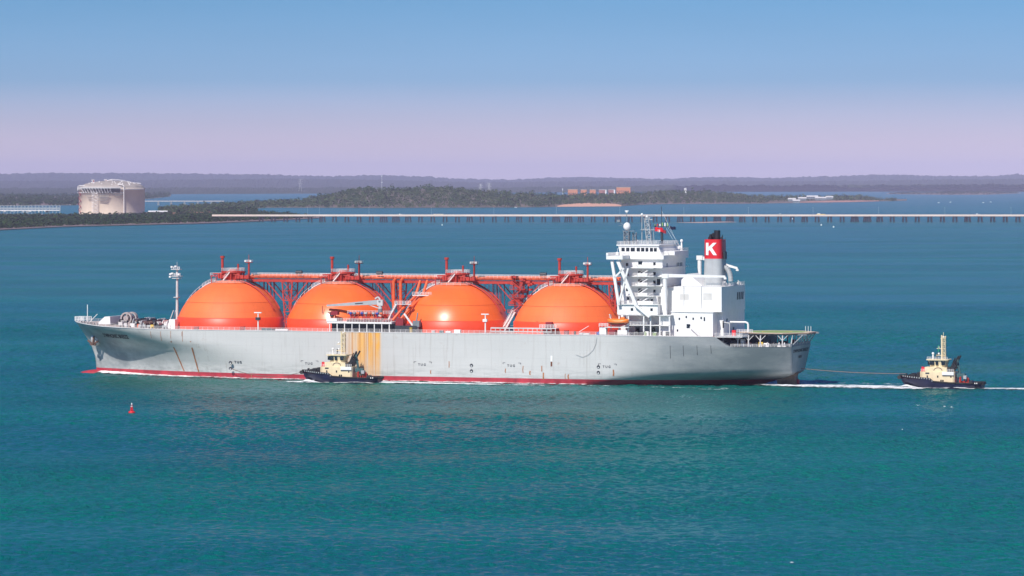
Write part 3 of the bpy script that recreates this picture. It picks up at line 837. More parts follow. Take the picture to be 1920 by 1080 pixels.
def add_seams(m, nseg=28, amt=.16):
    t = m.node_tree; b = t.nodes['Principled BSDF']; src = b.inputs['Base Color'].links[0].from_socket
    co = N(t, 'ShaderNodeTexCoord'); sp = N(t, 'ShaderNodeSeparateXYZ'); t.links.new(co.outputs['Object'], sp.inputs[0])
    def mt(op, *a):
        n = N(t, 'ShaderNodeMath', operation=op)
        for i, q in enumerate(a):
            if isinstance(q, (int, float)): n.inputs[i].default_value = q
            else: t.links.new(q, n.inputs[i])
        return n.outputs[0]
    an = mt('ARCTAN2', sp.outputs['Y'], sp.outputs['X'])
    l1 = mt('LESS_THAN', mt('FRACT', mt('MULTIPLY', an, nseg/(2*pi))), .035)
    l2 = mt('LESS_THAN', mt('FRACT', mt('DIVIDE', sp.outputs['Z'], 3.05)), .035)
    # each plate a slightly different shade
    cell = N(t, 'ShaderNodeTexWhiteNoise', noise_dimensions='2D'); cb = N(t, 'ShaderNodeCombineXYZ')
    t.links.new(mt('FLOOR', mt('MULTIPLY', an, nseg/(2*pi))), cb.inputs[0]); t.links.new(mt('FLOOR', mt('DIVIDE', sp.outputs['Z'], 3.05)), cb.inputs[1]); t.links.new(cb.outputs[0], cell.inputs['Vector'])
    f = mt('ADD', mt('MULTIPLY', mt('MAXIMUM', l1, l2), amt), mt('MULTIPLY', cell.outputs['Value'], .07))
    mx = N(t, 'ShaderNodeMixRGB'); t.links.new(f, mx.inputs[0]); t.links.new(src, mx.inputs[1]); mx.inputs[2].default_value = (.35,.045,.015,1)
    t.links.new(mx.outputs[0], b.inputs['Base Color'])
tank0 = make_tank()
M['orange_dull'] = mat('tank_orange_dull', (0.88,0.17,0.040), 0.62, var=0.12, scale=0.2, streak=0.15, streak_col=(0.75,0.11,0.03))
add_seams(M['orange']); add_seams(M['orange_dull'])
dome_mesh = tank0.data
for i, x in enumerate(TX):
    o = tank0 if i == 0 else copy_tree(tank0)
    o.parent = ship; o.location = (x, 0, 0)
    if i in (0, 3):                                   # chalked, duller paint on the end domes
        o.data = dome_mesh.copy()
        o.data.materials[0] = M['orange_dull']
    else: o.data = dome_mesh
    if i < 3:
        m_ = MB(); m_.cyl((7.6,-.5,36.6),(7.6,-.5,44.0),.36,n=10); m_.box(6.3,8.9,-1.3,.3,42.9,43.15); m_.cyl((7.6,-.5,44),(7.6,-.5,46),.1,n=6)
        l_ = m_.build('lamp_mast', M['redorange'], o)
        a_ = MB(); a_.rail([(6.3,-1.3,43.15),(8.9,-1.3,43.15),(8.9,.3,43.15)], .8, .8, .08)
        for dx in (-1.1, 1.1): a_.box(7.6+dx-.3,7.6+dx+.3,-1.6,-1.2,43.2,43.8)
        a_.build('floodlight', M['white'], l_)

# ---------------------------------------------------------------- pipe bridge along the crowns
x0, x1 = TX[0]+8.5, lx(1160,2)
pb = MB()
pb.box(x0, x1, -.2, 5.6, 36.0, 36.35)
for y in (-.2, 5.6): pb.box(x0, x1, y-.15, y+.15, 35.7, 36.6)
k = int((x1-x0)/3)
for i in range(k+1):
    x = x0+(x1-x0)*i/k
    pb.box(x-.12, x+.12, -.1, 5.5, 35.5, 36.0); pb.bar((x,-.2,36.3),(x,-.2,38.0),.14)
for i in range(k):
    xa, xb = x0+(x1-x0)*i/k, x0+(x1-x0)*(i+1)/k; pb.bar((xa,-.2,36.5),(xb,-.2,37.9),.1)
bridge_o = pb.build('pipe_bridge', M['redorange'], ship)
pipes = MB()
for y, z, r in ((.6,37.5,.42),(1.8,37.3,.3),(2.8,37.6,.5),(4.2,37.3,.35),(5.0,38.2,.3)): pipes.cyl((x0-2,y,z),(x1,y,z),r,n=10)
for i in range(6):
    xx = x0+25+i*26; pipes.path([(xx,.6,37.5),(xx+.01,-.4,37.5),(xx+2.5,-.4,37.5),(xx+2.5,.6,37.5)], .36)
pipes.build('cargo_pipe', M['orangepipe'], bridge_o)
rr = MB(); rr.rail([(x0,-.4,37.9),(x1,-.4,37.9)], 1.1, 1.5, .07); rr.rail([(x0,5.8,37.9),(x1,5.8,37.9)], 1.1, 2, .07); rr.build('bridge_railing', M['rail'], bridge_o)
for px in (560, 711, 1018):
    c = lx(px, 1); MB().cyl((c-1.2,1.4,39.3),(c+1.2,1.4,39.3),.75,n=12).build('pipe_drum', M['dark'], bridge_o)
def tower(px, dx=(-2.6,2.0), stairs=False, heavy=False):
    c = lx(px, 2); t_ = MB()
    for y in (-.2, 5.4):
        for d_ in dx: t_.bar((c+d_*.9,y,35.9),(c+d_*.35,y,18.0),.42)
        t_.bar((c-8.5,y,35.7),(c-1.0,y,27.5),.32); t_.bar((c+8.0,y,35.7),(c+1.0,y,27.5),.32)
        for z in (32.3,28.6,24.4,21): t_.bar((c+dx[0]*.7,y,z),(c+dx[1]*.7,y,z),.24)
        for za, zb in ((35.7,32.3),(32.3,28.6),(28.6,24.4),(24.4,21),(21,18.1)):
            t_.bar((c+dx[0]*.75,y,za),(c+dx[1]*.6,y,zb),.2); t_.bar((c+dx[1]*.75,y,za),(c+dx[0]*.6,y,zb),.2)
    o = t_.build('bridge_tower', M['redorange'], ship)
    for k_ in range(4): MB().cyl((c-7-k_*1.4,3.4,36),(c-7-k_*1.4,3.4,24+k_*.9),.16,n=6).build('drop_pipe', M['darkred'], o)
    for k_ in range(3 if px < 1100 else 0): MB().cyl((c+5+k_*1.6,3.4,36),(c+5+k_*1.6,3.4,26),.16,n=6).build('drop_pipe', M['darkred'], o)
    if heavy:
        for d_, y in ((-.6,-2.0),(2.4,-2.6)): MB().path([(c+d_,y+2.6,37.4),(c+d_,y,36.4),(c+d_,y,26.5)], .6, n=12).build('riser_pipe', M['orangepipe'], o)
    if stairs:
        g = MB(); g2 = MB()
        for n_, z in enumerate((33.6,30.6,27.8,25)):
            g.box(c-2.6+n_*-.3, c+3.2-n_*.5, -3.4, -.4, z, z+.2)
            g.rail([(c-2.6-n_*.3,-3.4,z+.2),(c+3.2-n_*.5,-3.4,z+.2)], 1.1, 1.2, .1)
            s1 = 1 if n_ % 2 else -1
            g.stair((c-s1*2.0,-3.0,z),(c+s1*1.8,-3.0,z+3.1),.8,7)
        g2.stair((c-5.6,-3.2,19),(c-1.4,-3.2,26),1.0,12); g2.stair((c-4.2,-4.4,18.6),(c-.2,-4.4,25.4),1.0,12)
        g.build('tower_gallery', M['redorange'], o); g2.build('tower_stair', M['rail'], o)
        g = MB()
        for i in range(26):
            x = c+rnd.uniform(-3,5.5); z = rnd.uniform(27.5,38); g.box(x,x+rnd.uniform(.5,1.8),-2.6+rnd.uniform(-.6,.6),0,z,z+rnd.uniform(.4,1.3))
        g.build('valve_block', M['redorange'], o)
    return o
tower(544); tower(748, heavy=True); tower(977, stairs=True); tower(1152, dx=(-1.6,1.6))
# ------------------------------------------------------------------ deckhouse, tiers from the main deck up
W_ = M['white']
def part(mb, name, m_, parent, label=None):
    o = mb.build(name, m_, parent)
    if label: o['label'] = label
    return o
def win(parent, x, z, y=-15.0, w=.8, h=1.0, name='window'):
    return MB().box(x-w/2, x+w/2, y-.06, y+.05, z-h/2, z+h/2).build(name, M['glass'], parent)
ho = MB()
ho.box(80.8, 96.6, -15, 15, 17.9, 45.6)                        # tower
ho.box(96.6, 101.2, -14.6, 14.6, 17.9, 35.2); ho.box(97.0, 101.24, -20.4, -14.6, 17.95, 25.3)
ho.box(81.6, 96.9, -22, 22, 25.7, 29.2)                        # wide accommodation tier
ho.prism([(86,-17.5),(95.5,-17.5),(95.5,17.5),(86,17.5)], 29.2, 32.2)
house = part(ho, 'accommodation_block', W_, ship)
sl = MB()                                                      # deck edges round the tower
for z in (32.2, 35.9, 39.3, 42.4): sl.box(83.5, 97.2, -17.6, 17.6, z, z+.22)
for z, xa, xb in ((29.2,82,97.2),(25.4,82,102)): sl.box(xa, xb, -22.6, 22.6, z+.01, z+.2)
part(sl, 'deck_edge', W_, house)
for z in (32.4, 36.1, 39.5, 42.6):
    r = MB(); r.rail([(87,-20.6,z),(94.8,-20.6,z)], 1.1, 1.3, .09); r.rail([(87,-20.6,z),(87,-15,z)], 1.1, 1.3, .09)
    b = MB().box(86.8, 95.0, -20.7, -17.62, z-.2, z); bo = part(b, 'balcony', W_, house); part(r, 'balcony_railing', M['rail'], bo)
    s = MB(); s.stair((94.0,-19.4,z),(88.6,-19.4,z-3.3) if z > 33 else (88.6,-19.4,z-3.0),1.0,8); s.box(88.0,94.4,-20.0,-19.9,z-3.0,z-1.9) if z < 33 else None
    part(s, 'outside_stair', W_, house)
    part(MB().box(88.9, 92.6, -20.72, -20.6, z, z+1.05), 'balcony_screen', W_, bo)
r = MB(); r.rail([(82,-22.4,29.4),(97.2,-22.4,29.4)], 1.1, 1.6, .09); r.rail([(82,-22.4,29.4),(82,-15,29.4)], 1.1, 1.6, .09); part(r, 'house_railing', M['rail'], house)
wd = M['dark']
for x, z, w, h in ((83.2,43.6,.9,1.1),(83.4,39.8,.9,1.1),(82.8,37.6,.8,.9),(83.2,34.4,.8,1),(83.6,31.2,.8,1)): win(house, x, z, -15, w, h)
for z in (43.8, 40.3, 37.2, 33.9): win(house, 88.2, z, -15, 1.5, 2.0, 'door'); win(house, 93.6, z+.1, -15, .9, 1.1)
for x, z in ((88.3,30.6),(93.4,30.7)): win(house, x, z, -17.5, .9, 1.0)
for x in (87.2, 90.6, 94.6): win(house, x, 27.5, -22, .9, 1.0)
win(house, 95.2, 37.4, -15, 1.3, 2.2, 'door')
# aft face windows of the tower
for k in range(4): MB().box(96.55, 96.66, 3.6+k*2.0, 4.5+k*2.0, 42.7, 44.0).build('window', M['glass'], house)
MB().box(96.55, 96.66, -9.5, -8.6, 42.7, 44.0).build('window', M['glass'], house)
# vertical duct and open ground tier
part(MB().cyl((97.6,-17.6,25.6),(97.6,-17.6,34.2),.75,n=14).cyl((97.6,-17.6,34.2),(97.6,-17.6,35.6),.75,.2,n=14), 'ventilator', W_, house)
for x in (82.4, 85.9, 91.7, 94.3, 97.8, 101.4):
    part(MB().box(x-.22,x+.22,-22.3,-21.9,17.9,25.4), 'pillar', W_, house)
g = MB()
g.box(83,101.3,-22.3,-15,21.7,21.95); g.rail([(83,-22.3,21.95),(93,-22.3,21.95)],1.1,1.2,.1)
part(g, 'lower_gallery', W_, house)
for x in (87.2, 93.0, 99.5): win(house, x, 19.8, -15, 1.6, 2.2, 'door')
for i in range(30):
    x = rnd.uniform(86.5, 101.0); z = 18.0
    nm, mt_ = rnd.choice([('locker',M['white']),('locker',M['grey']),('winch_drum',M['dark']),('net_pile',M['green']),('locker',M['offwhite'])])
    y = -rnd.uniform(17, 22.5)
    if nm == 'winch_drum': part(MB().cyl((x,y,z+.9),(x+1.1,y,z+.9),.75,n=10).box(x-.1,x+.05,y-.6,y+.6,z-.1,z+1.6), nm, mt_, ship)
    else: part(MB().box(x,x+rnd.uniform(.7,1.8),y,y+1.1,z-.1,z+rnd.uniform(.8,1.7)), nm, mt_, ship)
# navigation deck with wings, braces
nd = MB(); nd.box(78.2, 97.4, -16.2, 16.2, 45.6, 47.0)
nd.box(78.2, 84.4, -24.5, -16.2, 45.62, 46.98); nd.box(78.2, 84.4, 16.2, 24.5, 45.62, 46.98)
nd.box(78.2, 79.0, -24.6, 24.6, 46.98, 48.0)
bridge = part(nd, 'navigation_deck', W_, house)
r = MB(); r.rail([(79,-24.3,47),(84.3,-24.3,47),(84.3,-16.3,47),(97.2,-16.0,47),(97.2,16,47)], 1.1, 1.3, .08); part(r, 'wing_railing', M['rail'], bridge)
part(MB().cyl((82,-23,47),(82,-23,49.6),.07,n=6).box(81.6,82.4,-23.3,-22.7,47,48.3), 'wing_console', W_, bridge)
for sy in (-1, 1):
    def pt(px, py): p_ = LP(px, py, -23.2); return (p_.x, sy*23.2, p_.z)
    for a, b, w in (((1147.5,488),(1160.5,572),1.0),((1158,488),(1193,573),1.15),((1193,573),(1218,594),.9),((1178,503),(1160,571),.6),((1152,521),(1170,503),.6)):
        part(MB().bar(pt(*a), pt(*b), .9, w), 'wing_brace', W_, house)
# wheelhouse
wh = MB(); WB = 12.5
prof = [(79.8,47.0),(95.6,47.0),(94.2,50.4),(79.0,50.4)]
wh.xz(prof, -WB, WB); wh.box(78.5, 94.8, -WB-.5, WB+.5, 50.4, 50.8); wh.box(93, 99.5, -9, 9, 47.0, 48.4)
wheel = part(wh, 'wheelhouse', W_, ship)
for x, w in ((80.9,1.3),(82.7,1.3),(84.6,1.6),(86.7,1.3),(88.4,1.3),(90.0,1.1),(91.7,1.2),(93.2,1.1)): win(wheel, x, 49.0, -WB, w, 1.35)
for k in range(14):
    y = -11.6+k*1.75; MB().box(79.25,79.45,y,y+1.35,48.3,49.7).build('window', M['glass'], wheel)
r = MB(); r.rail([(78.7,-12.8,50.8),(94.6,-12.8,50.8),(94.6,12.8,50.8),(78.7,12.8,50.8),(78.7,-12.8,50.8)], 1.2, 1.4, .09)
r.rail([(93,-9,48.4),(99.4,-9,48.4),(99.4,9,48.4)], 1.1, 1.3, .09); part(r, 'roof_railing', M['rail'], wheel)
# masts on the roof
m1 = MB(); m1.truss((80.3,-6,50.8),(80.3,-6,55.8),1.8,4,.22); m1.truss((83.0,-5,50.8),(83.0,-5,55.2),1.2,4,.14); m1.cyl((80.3,-6,55.8),(80.3,-6,62.6),.12,n=6); m1.box(78.9,83.4,-6.8,-5.2,55.6,55.8)
m1.bar((77.2,-6,59.2),(80.3,-6,57.0),.14); m1.bar((77.2,-6,57.8),(80.3,-6,57.2),.12); m1.box(76.6,77.8,-6.4,-5.6,59.0,59.8)
mo = part(m1, 'radar_mast', M['midgrey'], ship)
part(MB().ball((80.4,-6,57.3),1.35,n=16,m=10,sz=1.15), 'satellite_dome', W_, mo)
part(MB().ball((80.3,-6,62.7),.45,n=10,m=6).box(79.6,81.0,-6.1,-5.9,62.9,63.2), 'mast_lamp', W_, mo)
m2 = MB(); m2.truss((87.3,0,50.8),(86.2,0,60.6),1.7,7,.18); m2.cyl((84.3,0,50.8),(84.3,0,61.6),.16,n=6); m2.cyl((89.0,0,50.8),(88.6,0,57.0),.1,n=6)
m2.box(84.0,89.4,-.9,.9,56.0,56.2); m2.bar((84.3,0,55.5),(86.5,0,58.2),.12); m2.box(85.2,88.4,-.4,.4,59.7,60.0); m2.box(85.0,88.9,.9,1.2,61.2,61.5)
mo = part(m2, 'main_mast', M['grey'], ship)
part(MB().ball((84.3,0,61.7),.5,n=10,m=6).ball((86.2,0,60.9),.5,n=10,m=6).ball((82.6,-1,51.6),.8,n=10,m=6), 'satellite_dome', W_, mo)
m3 = MB(); m3.cyl((91.2,3,50.8),(91.0,3,55.8),.5,n=8); m3.cyl((91.0,3,55.8),(90.9,3,64.6),.12,n=6); m3.box(88.3,93.4,2.8,3.2,57.2,57.4)
m3.bar((88.4,3,57.3),(91,3,55.0),.12); m3.bar((93.3,3,57.3),(91,3,55.0),.12)
mo = part(m3, 'signal_mast', M['dark'], ship)
for k in range(6): part(MB().box(88.3+k*.95,88.7+k*.95,2.7,3.3,57.4,58.0+rnd.random()*.8), 'mast_lamp', rnd.choice([W_, M['redorange'], M['green']]), mo)
def flag(x, y, z, w, h, mt_, name, parent, drop=.5):
    vs, fs = [], []; n = 9
    for i in range(n):
        u = i/(n-1)
        for j in (0, 1): vs.append((x+u*w, y+.25*sin(u*7), z-j*h-drop*u*u+.12*sin(u*9)))
    for i in range(n-1): fs.append((2*i,2*i+1,2*i+3,2*i+2))
    return part(MB().add(vs, fs), name, mt_, parent)
f1 = flag(88.6, 2.2, 57.0, 3.0, 1.5, M['red'], 'flag', mo, .3); flag(89.8, 2.0, 56.2, 1.0, .9, M['white'], 'flag_emblem', f1, .1)
flag(91.3, 2.2, 56.2, 1.6, 1.2, M['darkred'], 'flag', mo)
flag(93.6, 4.0, 57.3, 2.4, 1.1, M['navy'], 'flag', mo, .2)
st = MB()
for a, b in (((93.2,3,57.2),(99.0,3,48.6)),((92.2,3,57.6),(97.6,3,48.6)),((91,3,63),(99.3,0,48.5))): st.bar(a, b, .05)
part(st, 'halyard', M['rail'], mo)
m4 = MB(); m4.cyl((97.6,6.5,47.0),(97.6,6.5,51.6),.45,.3,n=8); m4.box(96.2,97.2,6.2,6.8,49,50.2); m4.bar((96.7,6.5,47),(97.4,6.5,49.5),.18)
mo = part(m4, 'after_mast', W_, ship); part(MB().ball((97.6,6.5,52.0),.6,n=12,m=8), 'mast_lamp', W_, mo)
r = MB(); r.rail([(93.8,-14.8,47.05),(96.4,-14.8,47.05)],.9,1,.08); r.box(96.6,98.6,-15,15,44.6,44.8); r.rail([(98.5,-15,44.8),(98.5,15,44.8)],1.1,1.5,.09)
# ------------------------------------------------------------------ engine casing and funnel
ca = MB(); ca.box(101.2, 119.2, -16, 16, 26.7, 35.8); ca.box(101.25, 116.8, -19, 19, 17.9, 26.68); ca.box(116.8, 119.0, -13, 16, 17.9, 26.68)
ca.xz([(101.2,35.8),(101.2,38.0),(103.5,40.2),(109,36.0),(109,35.8)], -6, 8)
casing = part(ca, 'engine_casing', W_, ship)
part(MB().box(101.0,117.0,-19.3,19.3,26.6,26.8), 'casing_ledge', W_, casing)
for k in range(4): part(MB().yz([(4.6+k*2.4,30.6),(6.0+k*2.4,30.6),(6.5+k*2.4,33.3),(5.1+k*2.4,33.3)], 119.15, 119.28), 'louvre', M['dark'], casing)
part(MB().box(119.15,119.28,-14.6,-13.0,20.9,23.4), 'door', M['dark'], casing)
for y, z in ((-9,22.8),(0,19.4)): part(MB().box(119.15,119.27,y,y+.8,z,z+1.3), 'window', M['glass'], casing)
for x, z, w, h, mt_ in ((105.2,32.0,3.3,2.1,M['rail']),(113.9,32.2,3.2,2.4,M['rail'])): part(MB().box(x-w/2,x+w/2,-16.05,-15.95,z-h/2,z+h/2), 'intake_grille', mat('pale_grille', (.62,.60,.57), .6), casing)
for x, z in ((104.2,24.2),(106.8,24.9),(109.4,24.3),(112.4,24.6),(108,21.5),(103.5,20)): win(casing, x, z, -19, .55, .8)
win(casing, 107.6, 21.6, -19, 1.4, 1.5, 'vent'); win(casing, 113.6, 24.2, -19, .5, 1.4, 'vent')
s = MB(); s.stair((108.4,-19.6,21.4),(112.0,-19.6,18.1),.8,8); part(s, 'outside_stair', W_, casing)
pl = MB()
for x in (111.6, 105.0): pl.cyl((x,-16.3,26.8),(x,-16.3,36.4),.12,n=6)
part(pl, 'drain_pipe', W_, casing)
r = MB(); r.rail([(113.5,-15.8,35.8),(119.1,-15.8,35.8),(119.1,15.8,35.8)], 1.3, 1.2, .1)
for i in range(16):
    y = rnd.uniform(-14,14); r.bar((118.9,y,35.8),(118.9,y+.5,36.4+rnd.random()*1.4),.16)
part(r, 'casing_railing', M['rail'], casing)
def rrect(x0,x1,y0,y1,rad,n=6):
    o = []
    for cx,cy,a0 in ((x1-rad,y1-rad,0),(x0+rad,y1-rad,90),(x0+rad,y0+rad,180),(x1-rad,y0+rad,270)):
        for k in range(n+1): a = radians(a0+90*k/n); o.append((cx+rad*cos(a), cy+rad*sin(a)))
    return o
def loft(mb, polys, mi=0):
    n = len(polys[0][0]); vs = [(x,y,z) for p_, z in polys for x, y in p_]
    mb.add(vs, [(j*n+k, j*n+(k+1)%n, (j+1)*n+(k+1)%n, (j+1)*n+k) for j in range(len(polys)-1) for k in range(n)], mi, True)
    mb.add(vs[-n:], [tuple(range(n))], mi); return mb
fx0, fx1, fy = 108.9, 115.7, 4.2
fu = loft(MB(), [(rrect(fx0-.25,fx1+.3,-fy-.2,fy+.2,2.0),35.8),(rrect(fx0,fx1,-fy,fy,2.0),45.7)])
funnel = part(fu, 'funnel', M['grey'], ship)
fb = loft(MB(), [(rrect(fx0-.02,fx1+.02,-fy-.02,fy+.02,2.0),45.7),(rrect(fx0+.05,fx1-.1,-fy,fy,2.0),52.7)])
band = part(fb, 'funnel_band', M['red'], funnel)
vs, fs, w_ = text_faces('K', 6.0); 
# heavier strokes for the initial
kk = MB(); y0, y1 = -fy-.16, -fy-.03; kx, kz, kh = 110.0, 47.0, 4.5
kk.xz([(kx,kz),(kx+.95,kz),(kx+.95,kz+kh),(kx,kz+kh)], y0, y1)
kk.xz([(kx+.96,kz+1.5),(kx+.96,kz+2.9),(kx+2.7,kz+kh),(kx+4.0,kz+kh),(kx+2.25,kz+2.75),(kx+1.4,kz+1.95)], y0, y1)
kk.xz([(kx+1.41,kz+1.93),(kx+2.26,kz+2.73),(kx+4.1,kz),(kx+2.8,kz)], y0, y1)
part(kk, 'funnel_letter', mat('letter_white', (.85,.85,.85), .5, var=.03), band)
part(MB().cyl((112.9,.5,52.6),(112.9,.5,56.0),1.15,n=16), 'exhaust_pipe', M['black'], funnel)
for x, y, r_, h in ((110.6,-.6,.45,54.6),(111.1,1.2,.5,55.0),(109.9,.8,.35,54.0),(114.6,.8,.2,54.2),(115.0,-1,.15,53.9)): part(MB().cyl((x,y,52.6),(x+.15,y,h),r_,n=10).box(x-.5,x+.3,y-.3,y+.3,52.6,53.5), 'exhaust_pipe', M['black'], funnel)
part(MB().box(115.6,116.3,-1.6,1.6,45.5,48.2), 'funnel_ladder', M['dark'], funnel)
el = MB(); pts = [(115.6+2.6*sin(a), 0, 37.4+5.2*cos(a)*1.0) for a in [radians(90*k/8) for k in range(9)]]
el.path(pts, .95, n=12); part(el, 'duct', M['grey'], funnel)
# ------------------------------------------------------------------ provision cranes
def deck_crane(name, base, z0, zp, tip, r_, mt_):
    c = MB(); c.cyl((*base, z0),(*base, zp), r_, n=14); c.box(base[0]-1.0,base[0]+1.3,base[1]-.9,base[1]+.9,zp-.2,zp+1.4)
    o = part(c, name, mt_, ship)
    j = MB(); a = Vector((base[0], base[1], zp+.8)); b = Vector(tip); d = b-a
    n = 8
    for i in range(n):
        u0, u1 = i/n, (i+1)/n; j.bar(a+d*u0, a+d*u1, .9-.3*u0, 1.25-.55*u0)
    part(j, 'crane_jib', mt_, o); part(MB().bar(b, b+Vector((0,0,-1.0)), .5).box(b.x-.5,b.x+.5,b.y-.4,b.y+.4,b.z-1.0,b.z-.4), 'crane_hook', mt_, o)
    return o
deck_crane('provision_crane', (98.6,-18.2), 25.6, 39.0, (121.2,-18.2,39.6), .8, W_)
deck_crane('provision_crane', (101.5,17.0), 26.6, 45.0, (116.0,17.0,41.8), .8, W_)
# ------------------------------------------------------------------ foredeck
fm = MB(); fm.cyl((-101.9,0,18),(-101.9,0,40.2),.55,.4,n=12); fm.cyl((-101.9,0,40),(-101.9,0,43),.07,n=6)
for z, w in ((29.3,1.0),(37.4,2.4),(36.6,1.6),(40.0,2.0)): fm.box(-101.9-w,-101.9+w*.8,-1.2,1.2,z,z+.25)
fm.bar((-105.5,-1.0,18),(-103.2,-.4,24.5),.25); fm.bar((-104.8,1.0,18),(-102.6,.4,24.5),.25)
fmast = part(fm, 'foremast', M['offwhite'], ship)
r = MB(); r.rail([(-104.2,-1.2,37.65),(-100.1,-1.2,37.65)],1,.8,.1); r.rail([(-103.8,-1.2,40.25),(-100.3,-1.2,40.25)],.9,.8,.1); part(r,'mast_railing',M['rail'],fmast)
for dx, z in ((-2.2,38.0),(-1.4,38.3),(1.3,37.9),(-1.6,40.8),(0,41.0),(-2.3,37.0)): part(MB().box(-101.9+dx-.35,-101.9+dx+.35,-1.7,-1.0,z,z+.6), 'floodlight', W_, fmast)
def winch(x, y, s=1.0, mt_=M['offwhite']):
    c = MB()
    for k in (-1.3, 0, 1.3): c.cyl((x-.1*s,y+k*s,19.6),(x+.1*s,y+k*s,19.6), 1.25*s, n=16)
    c.cyl((x,y-1.6*s,19.6),(x,y+1.6*s,19.6),.55*s,n=12); c.box(x-1.1*s,x+1.1*s,y-1.9*s,y-1.5*s,18.1,19.6); c.box(x-1.1*s,x+1.1*s,y+1.5*s,y+1.9*s,18.1,19.6); c.box(x+.9*s,x+2.1*s,y-.6,y+.6,18.2,19.3)
    o = part(c, 'mooring_winch', mt_, ship)
    part(MB().cyl((x,y-1.2*s,19.6),(x,y+1.2*s,19.6),.85*s,n=14), 'rope_drum', rnd.choice([M['rope'], M['offwhite'], M['dark']]), o)
    return o
for px, y in ((228,-4),(262,-9),(268,2),(280,-12),(288,-3),(296,-14),(276,8),(300,4),(310,-8),(318,-15),(252,6),(256,-3),(271,-16),(306,9),(313,1),(286,11),(244,9)):
    winch(lx(px,y), y, rnd.uniform(1.05,1.45), rnd.choice([M['offwhite'], M['white'], M['dark'], M['grey']]))
for px, y in ((238,-2),(247,2)):       # big windlass wheels seen as arches
    x = lx(px, y); c = MB(); n = 16
    for k in range(n):
        a, b = 2*pi*k/n, 2*pi*(k+1)/n
        c.bar((x+2.1*cos(a),y,21.2+2.1*sin(a)),(x+2.1*cos(b),y,21.2+2.1*sin(b)),1.8,.55)
    c.cyl((x,y-1.2,21.2),(x,y+1.2,21.2),1.0,n=14); c.box(x-1.8,x+1.8,y-1.2,y+1.2,18.4,19.4)
    part(c, 'windlass', mat('bare_windlass', (.42,.36,.35), .6, var=.3, scale=2), ship)
x = lx(215,0); part(MB().xz([(x-4.4,19.0),(x-1.0,21.9),(x+1.2,22.0),(x+1.4,19.0)], -7, 7), 'breakwater', M['white'], ship)
for px, y, z, mt_ in ((203,-3,19.6,'yellow'),(232,-12,19,'offwhite'),(257,-16,18.8,'orangepipe'),(282,-18,18.7,'yellow'),(304,-18,18.5,'grey'),(244,-14,18.9,'rail'),(222,-9,19.2,'offwhite')):
    x = lx(px,y); part(MB().box(x,x+rnd.uniform(1.0,2.2),y,y+1,z-.5,z+.8), 'deck_box', M[mt_], ship)
for px, y in ((160,-3.5),(176,-7),(184,-9),(190,-10.5),(236,-17.5),(248,-18.5),(270,-20.5),(284,-21.5),(296,-22),(310,-22.6)):
    x = lx(px,y); z = interp(T_top, x); yy = -(hb(x,z)-1.0)
    part(MB().cyl((x,yy,z-.2),(x,yy,z+.75),.3,n=8).cyl((x+1.2,yy,z-.2),(x+1.2,yy,z+.75),.3,n=8).box(x-.4,x+1.6,yy-.4,yy+.4,z-.15,z+.05), 'mooring_bitt', M['dark'], ship)
part(MB().box(lx(321,-15),lx(332,-15),-17,-14,18,21.6), 'deck_locker', W_, ship)
jk = MB(); x = lx(164,0); jk.cyl((x,0,19),(x,0,26.2),.16,n=6); jk.bar((x+1,0,19.6),(x+4.2,0,22.6),.16); part(jk, 'jackstaff', W_, ship)
bw = MB(); bw.rail([(-144.0,-1.6,19.9),(-139.5,-3.4,19.8)], 1.7, .9, .16); bw.rail([(-144.0,1.6,19.9),(-139.5,3.4,19.8)], 1.7, .9, .16); bw.rail([(-144.2,-1.5,19.9),(-144.2,1.5,19.9)],1.7,.9,.16)
part(bw, 'bow_railing', W_, ship)
for px, py, y, nm in ((484,587,-23.4,'deck_lamp_post'),(910,590,-23.4,'deck_lamp_post')):
    p = LP(px,py,y); c = MB(); c.cyl((p.x,y,18),(p.x,y,p.z),.3,.22,n=8); c.box(p.x-1.5,p.x+1.4,y-.4,y+.4,p.z,p.z+.35)
    o = part(c, nm, W_, ship); part(MB().box(p.x-.8,p.x+.8,y-.7,y+.5,p.z-2.6,p.z-1.6), 'lamp_box', M['dark'] if px == 484 else W_, o)
# small deck gear along the near side
for px, nm, mt_, w, h in ((500,'deck_box','teal',3.6,1.0),(512,'deck_box','dark',1.2,.8),(529,'deck_box','rail',5.0,.7),(368,'deck_box','redorange',1.8,1.3),(455,'deck_box','redorange',1.6,1.5),(813,'deck_box','offwhite',1.2,1),(828,'deck_box','teal',1.4,1),(841,'deck_box','white',2.0,.8),(858,'deck_box','white',2.4,1.4),(862,'valve','dark',.9,1.2),(1062,'deck_box','darkred',1.6,1.6),(1078,'valve','dark',.8,1.4),(1090,'deck_box','offwhite',1.3,.9),(1100,'deck_box','offwhite',2.2,.8),(1125,'drum','blue',1.2,1.5)):
    y = -rnd.uniform(22.2,23.2); x = lx(px,y); b = MB().box(x-w/2,x+w/2,y-.6,y+.6,18,18+h)
    if nm in ('valve','drum'): b = MB().cyl((x,y,18),(x,y,18+h),w/2,n=10)
    part(b, nm, M[mt_], ship)
part(MB().bar(LP(1086,622,-23),LP(1104,611,-23),.16), 'small_davit', W_, ship)
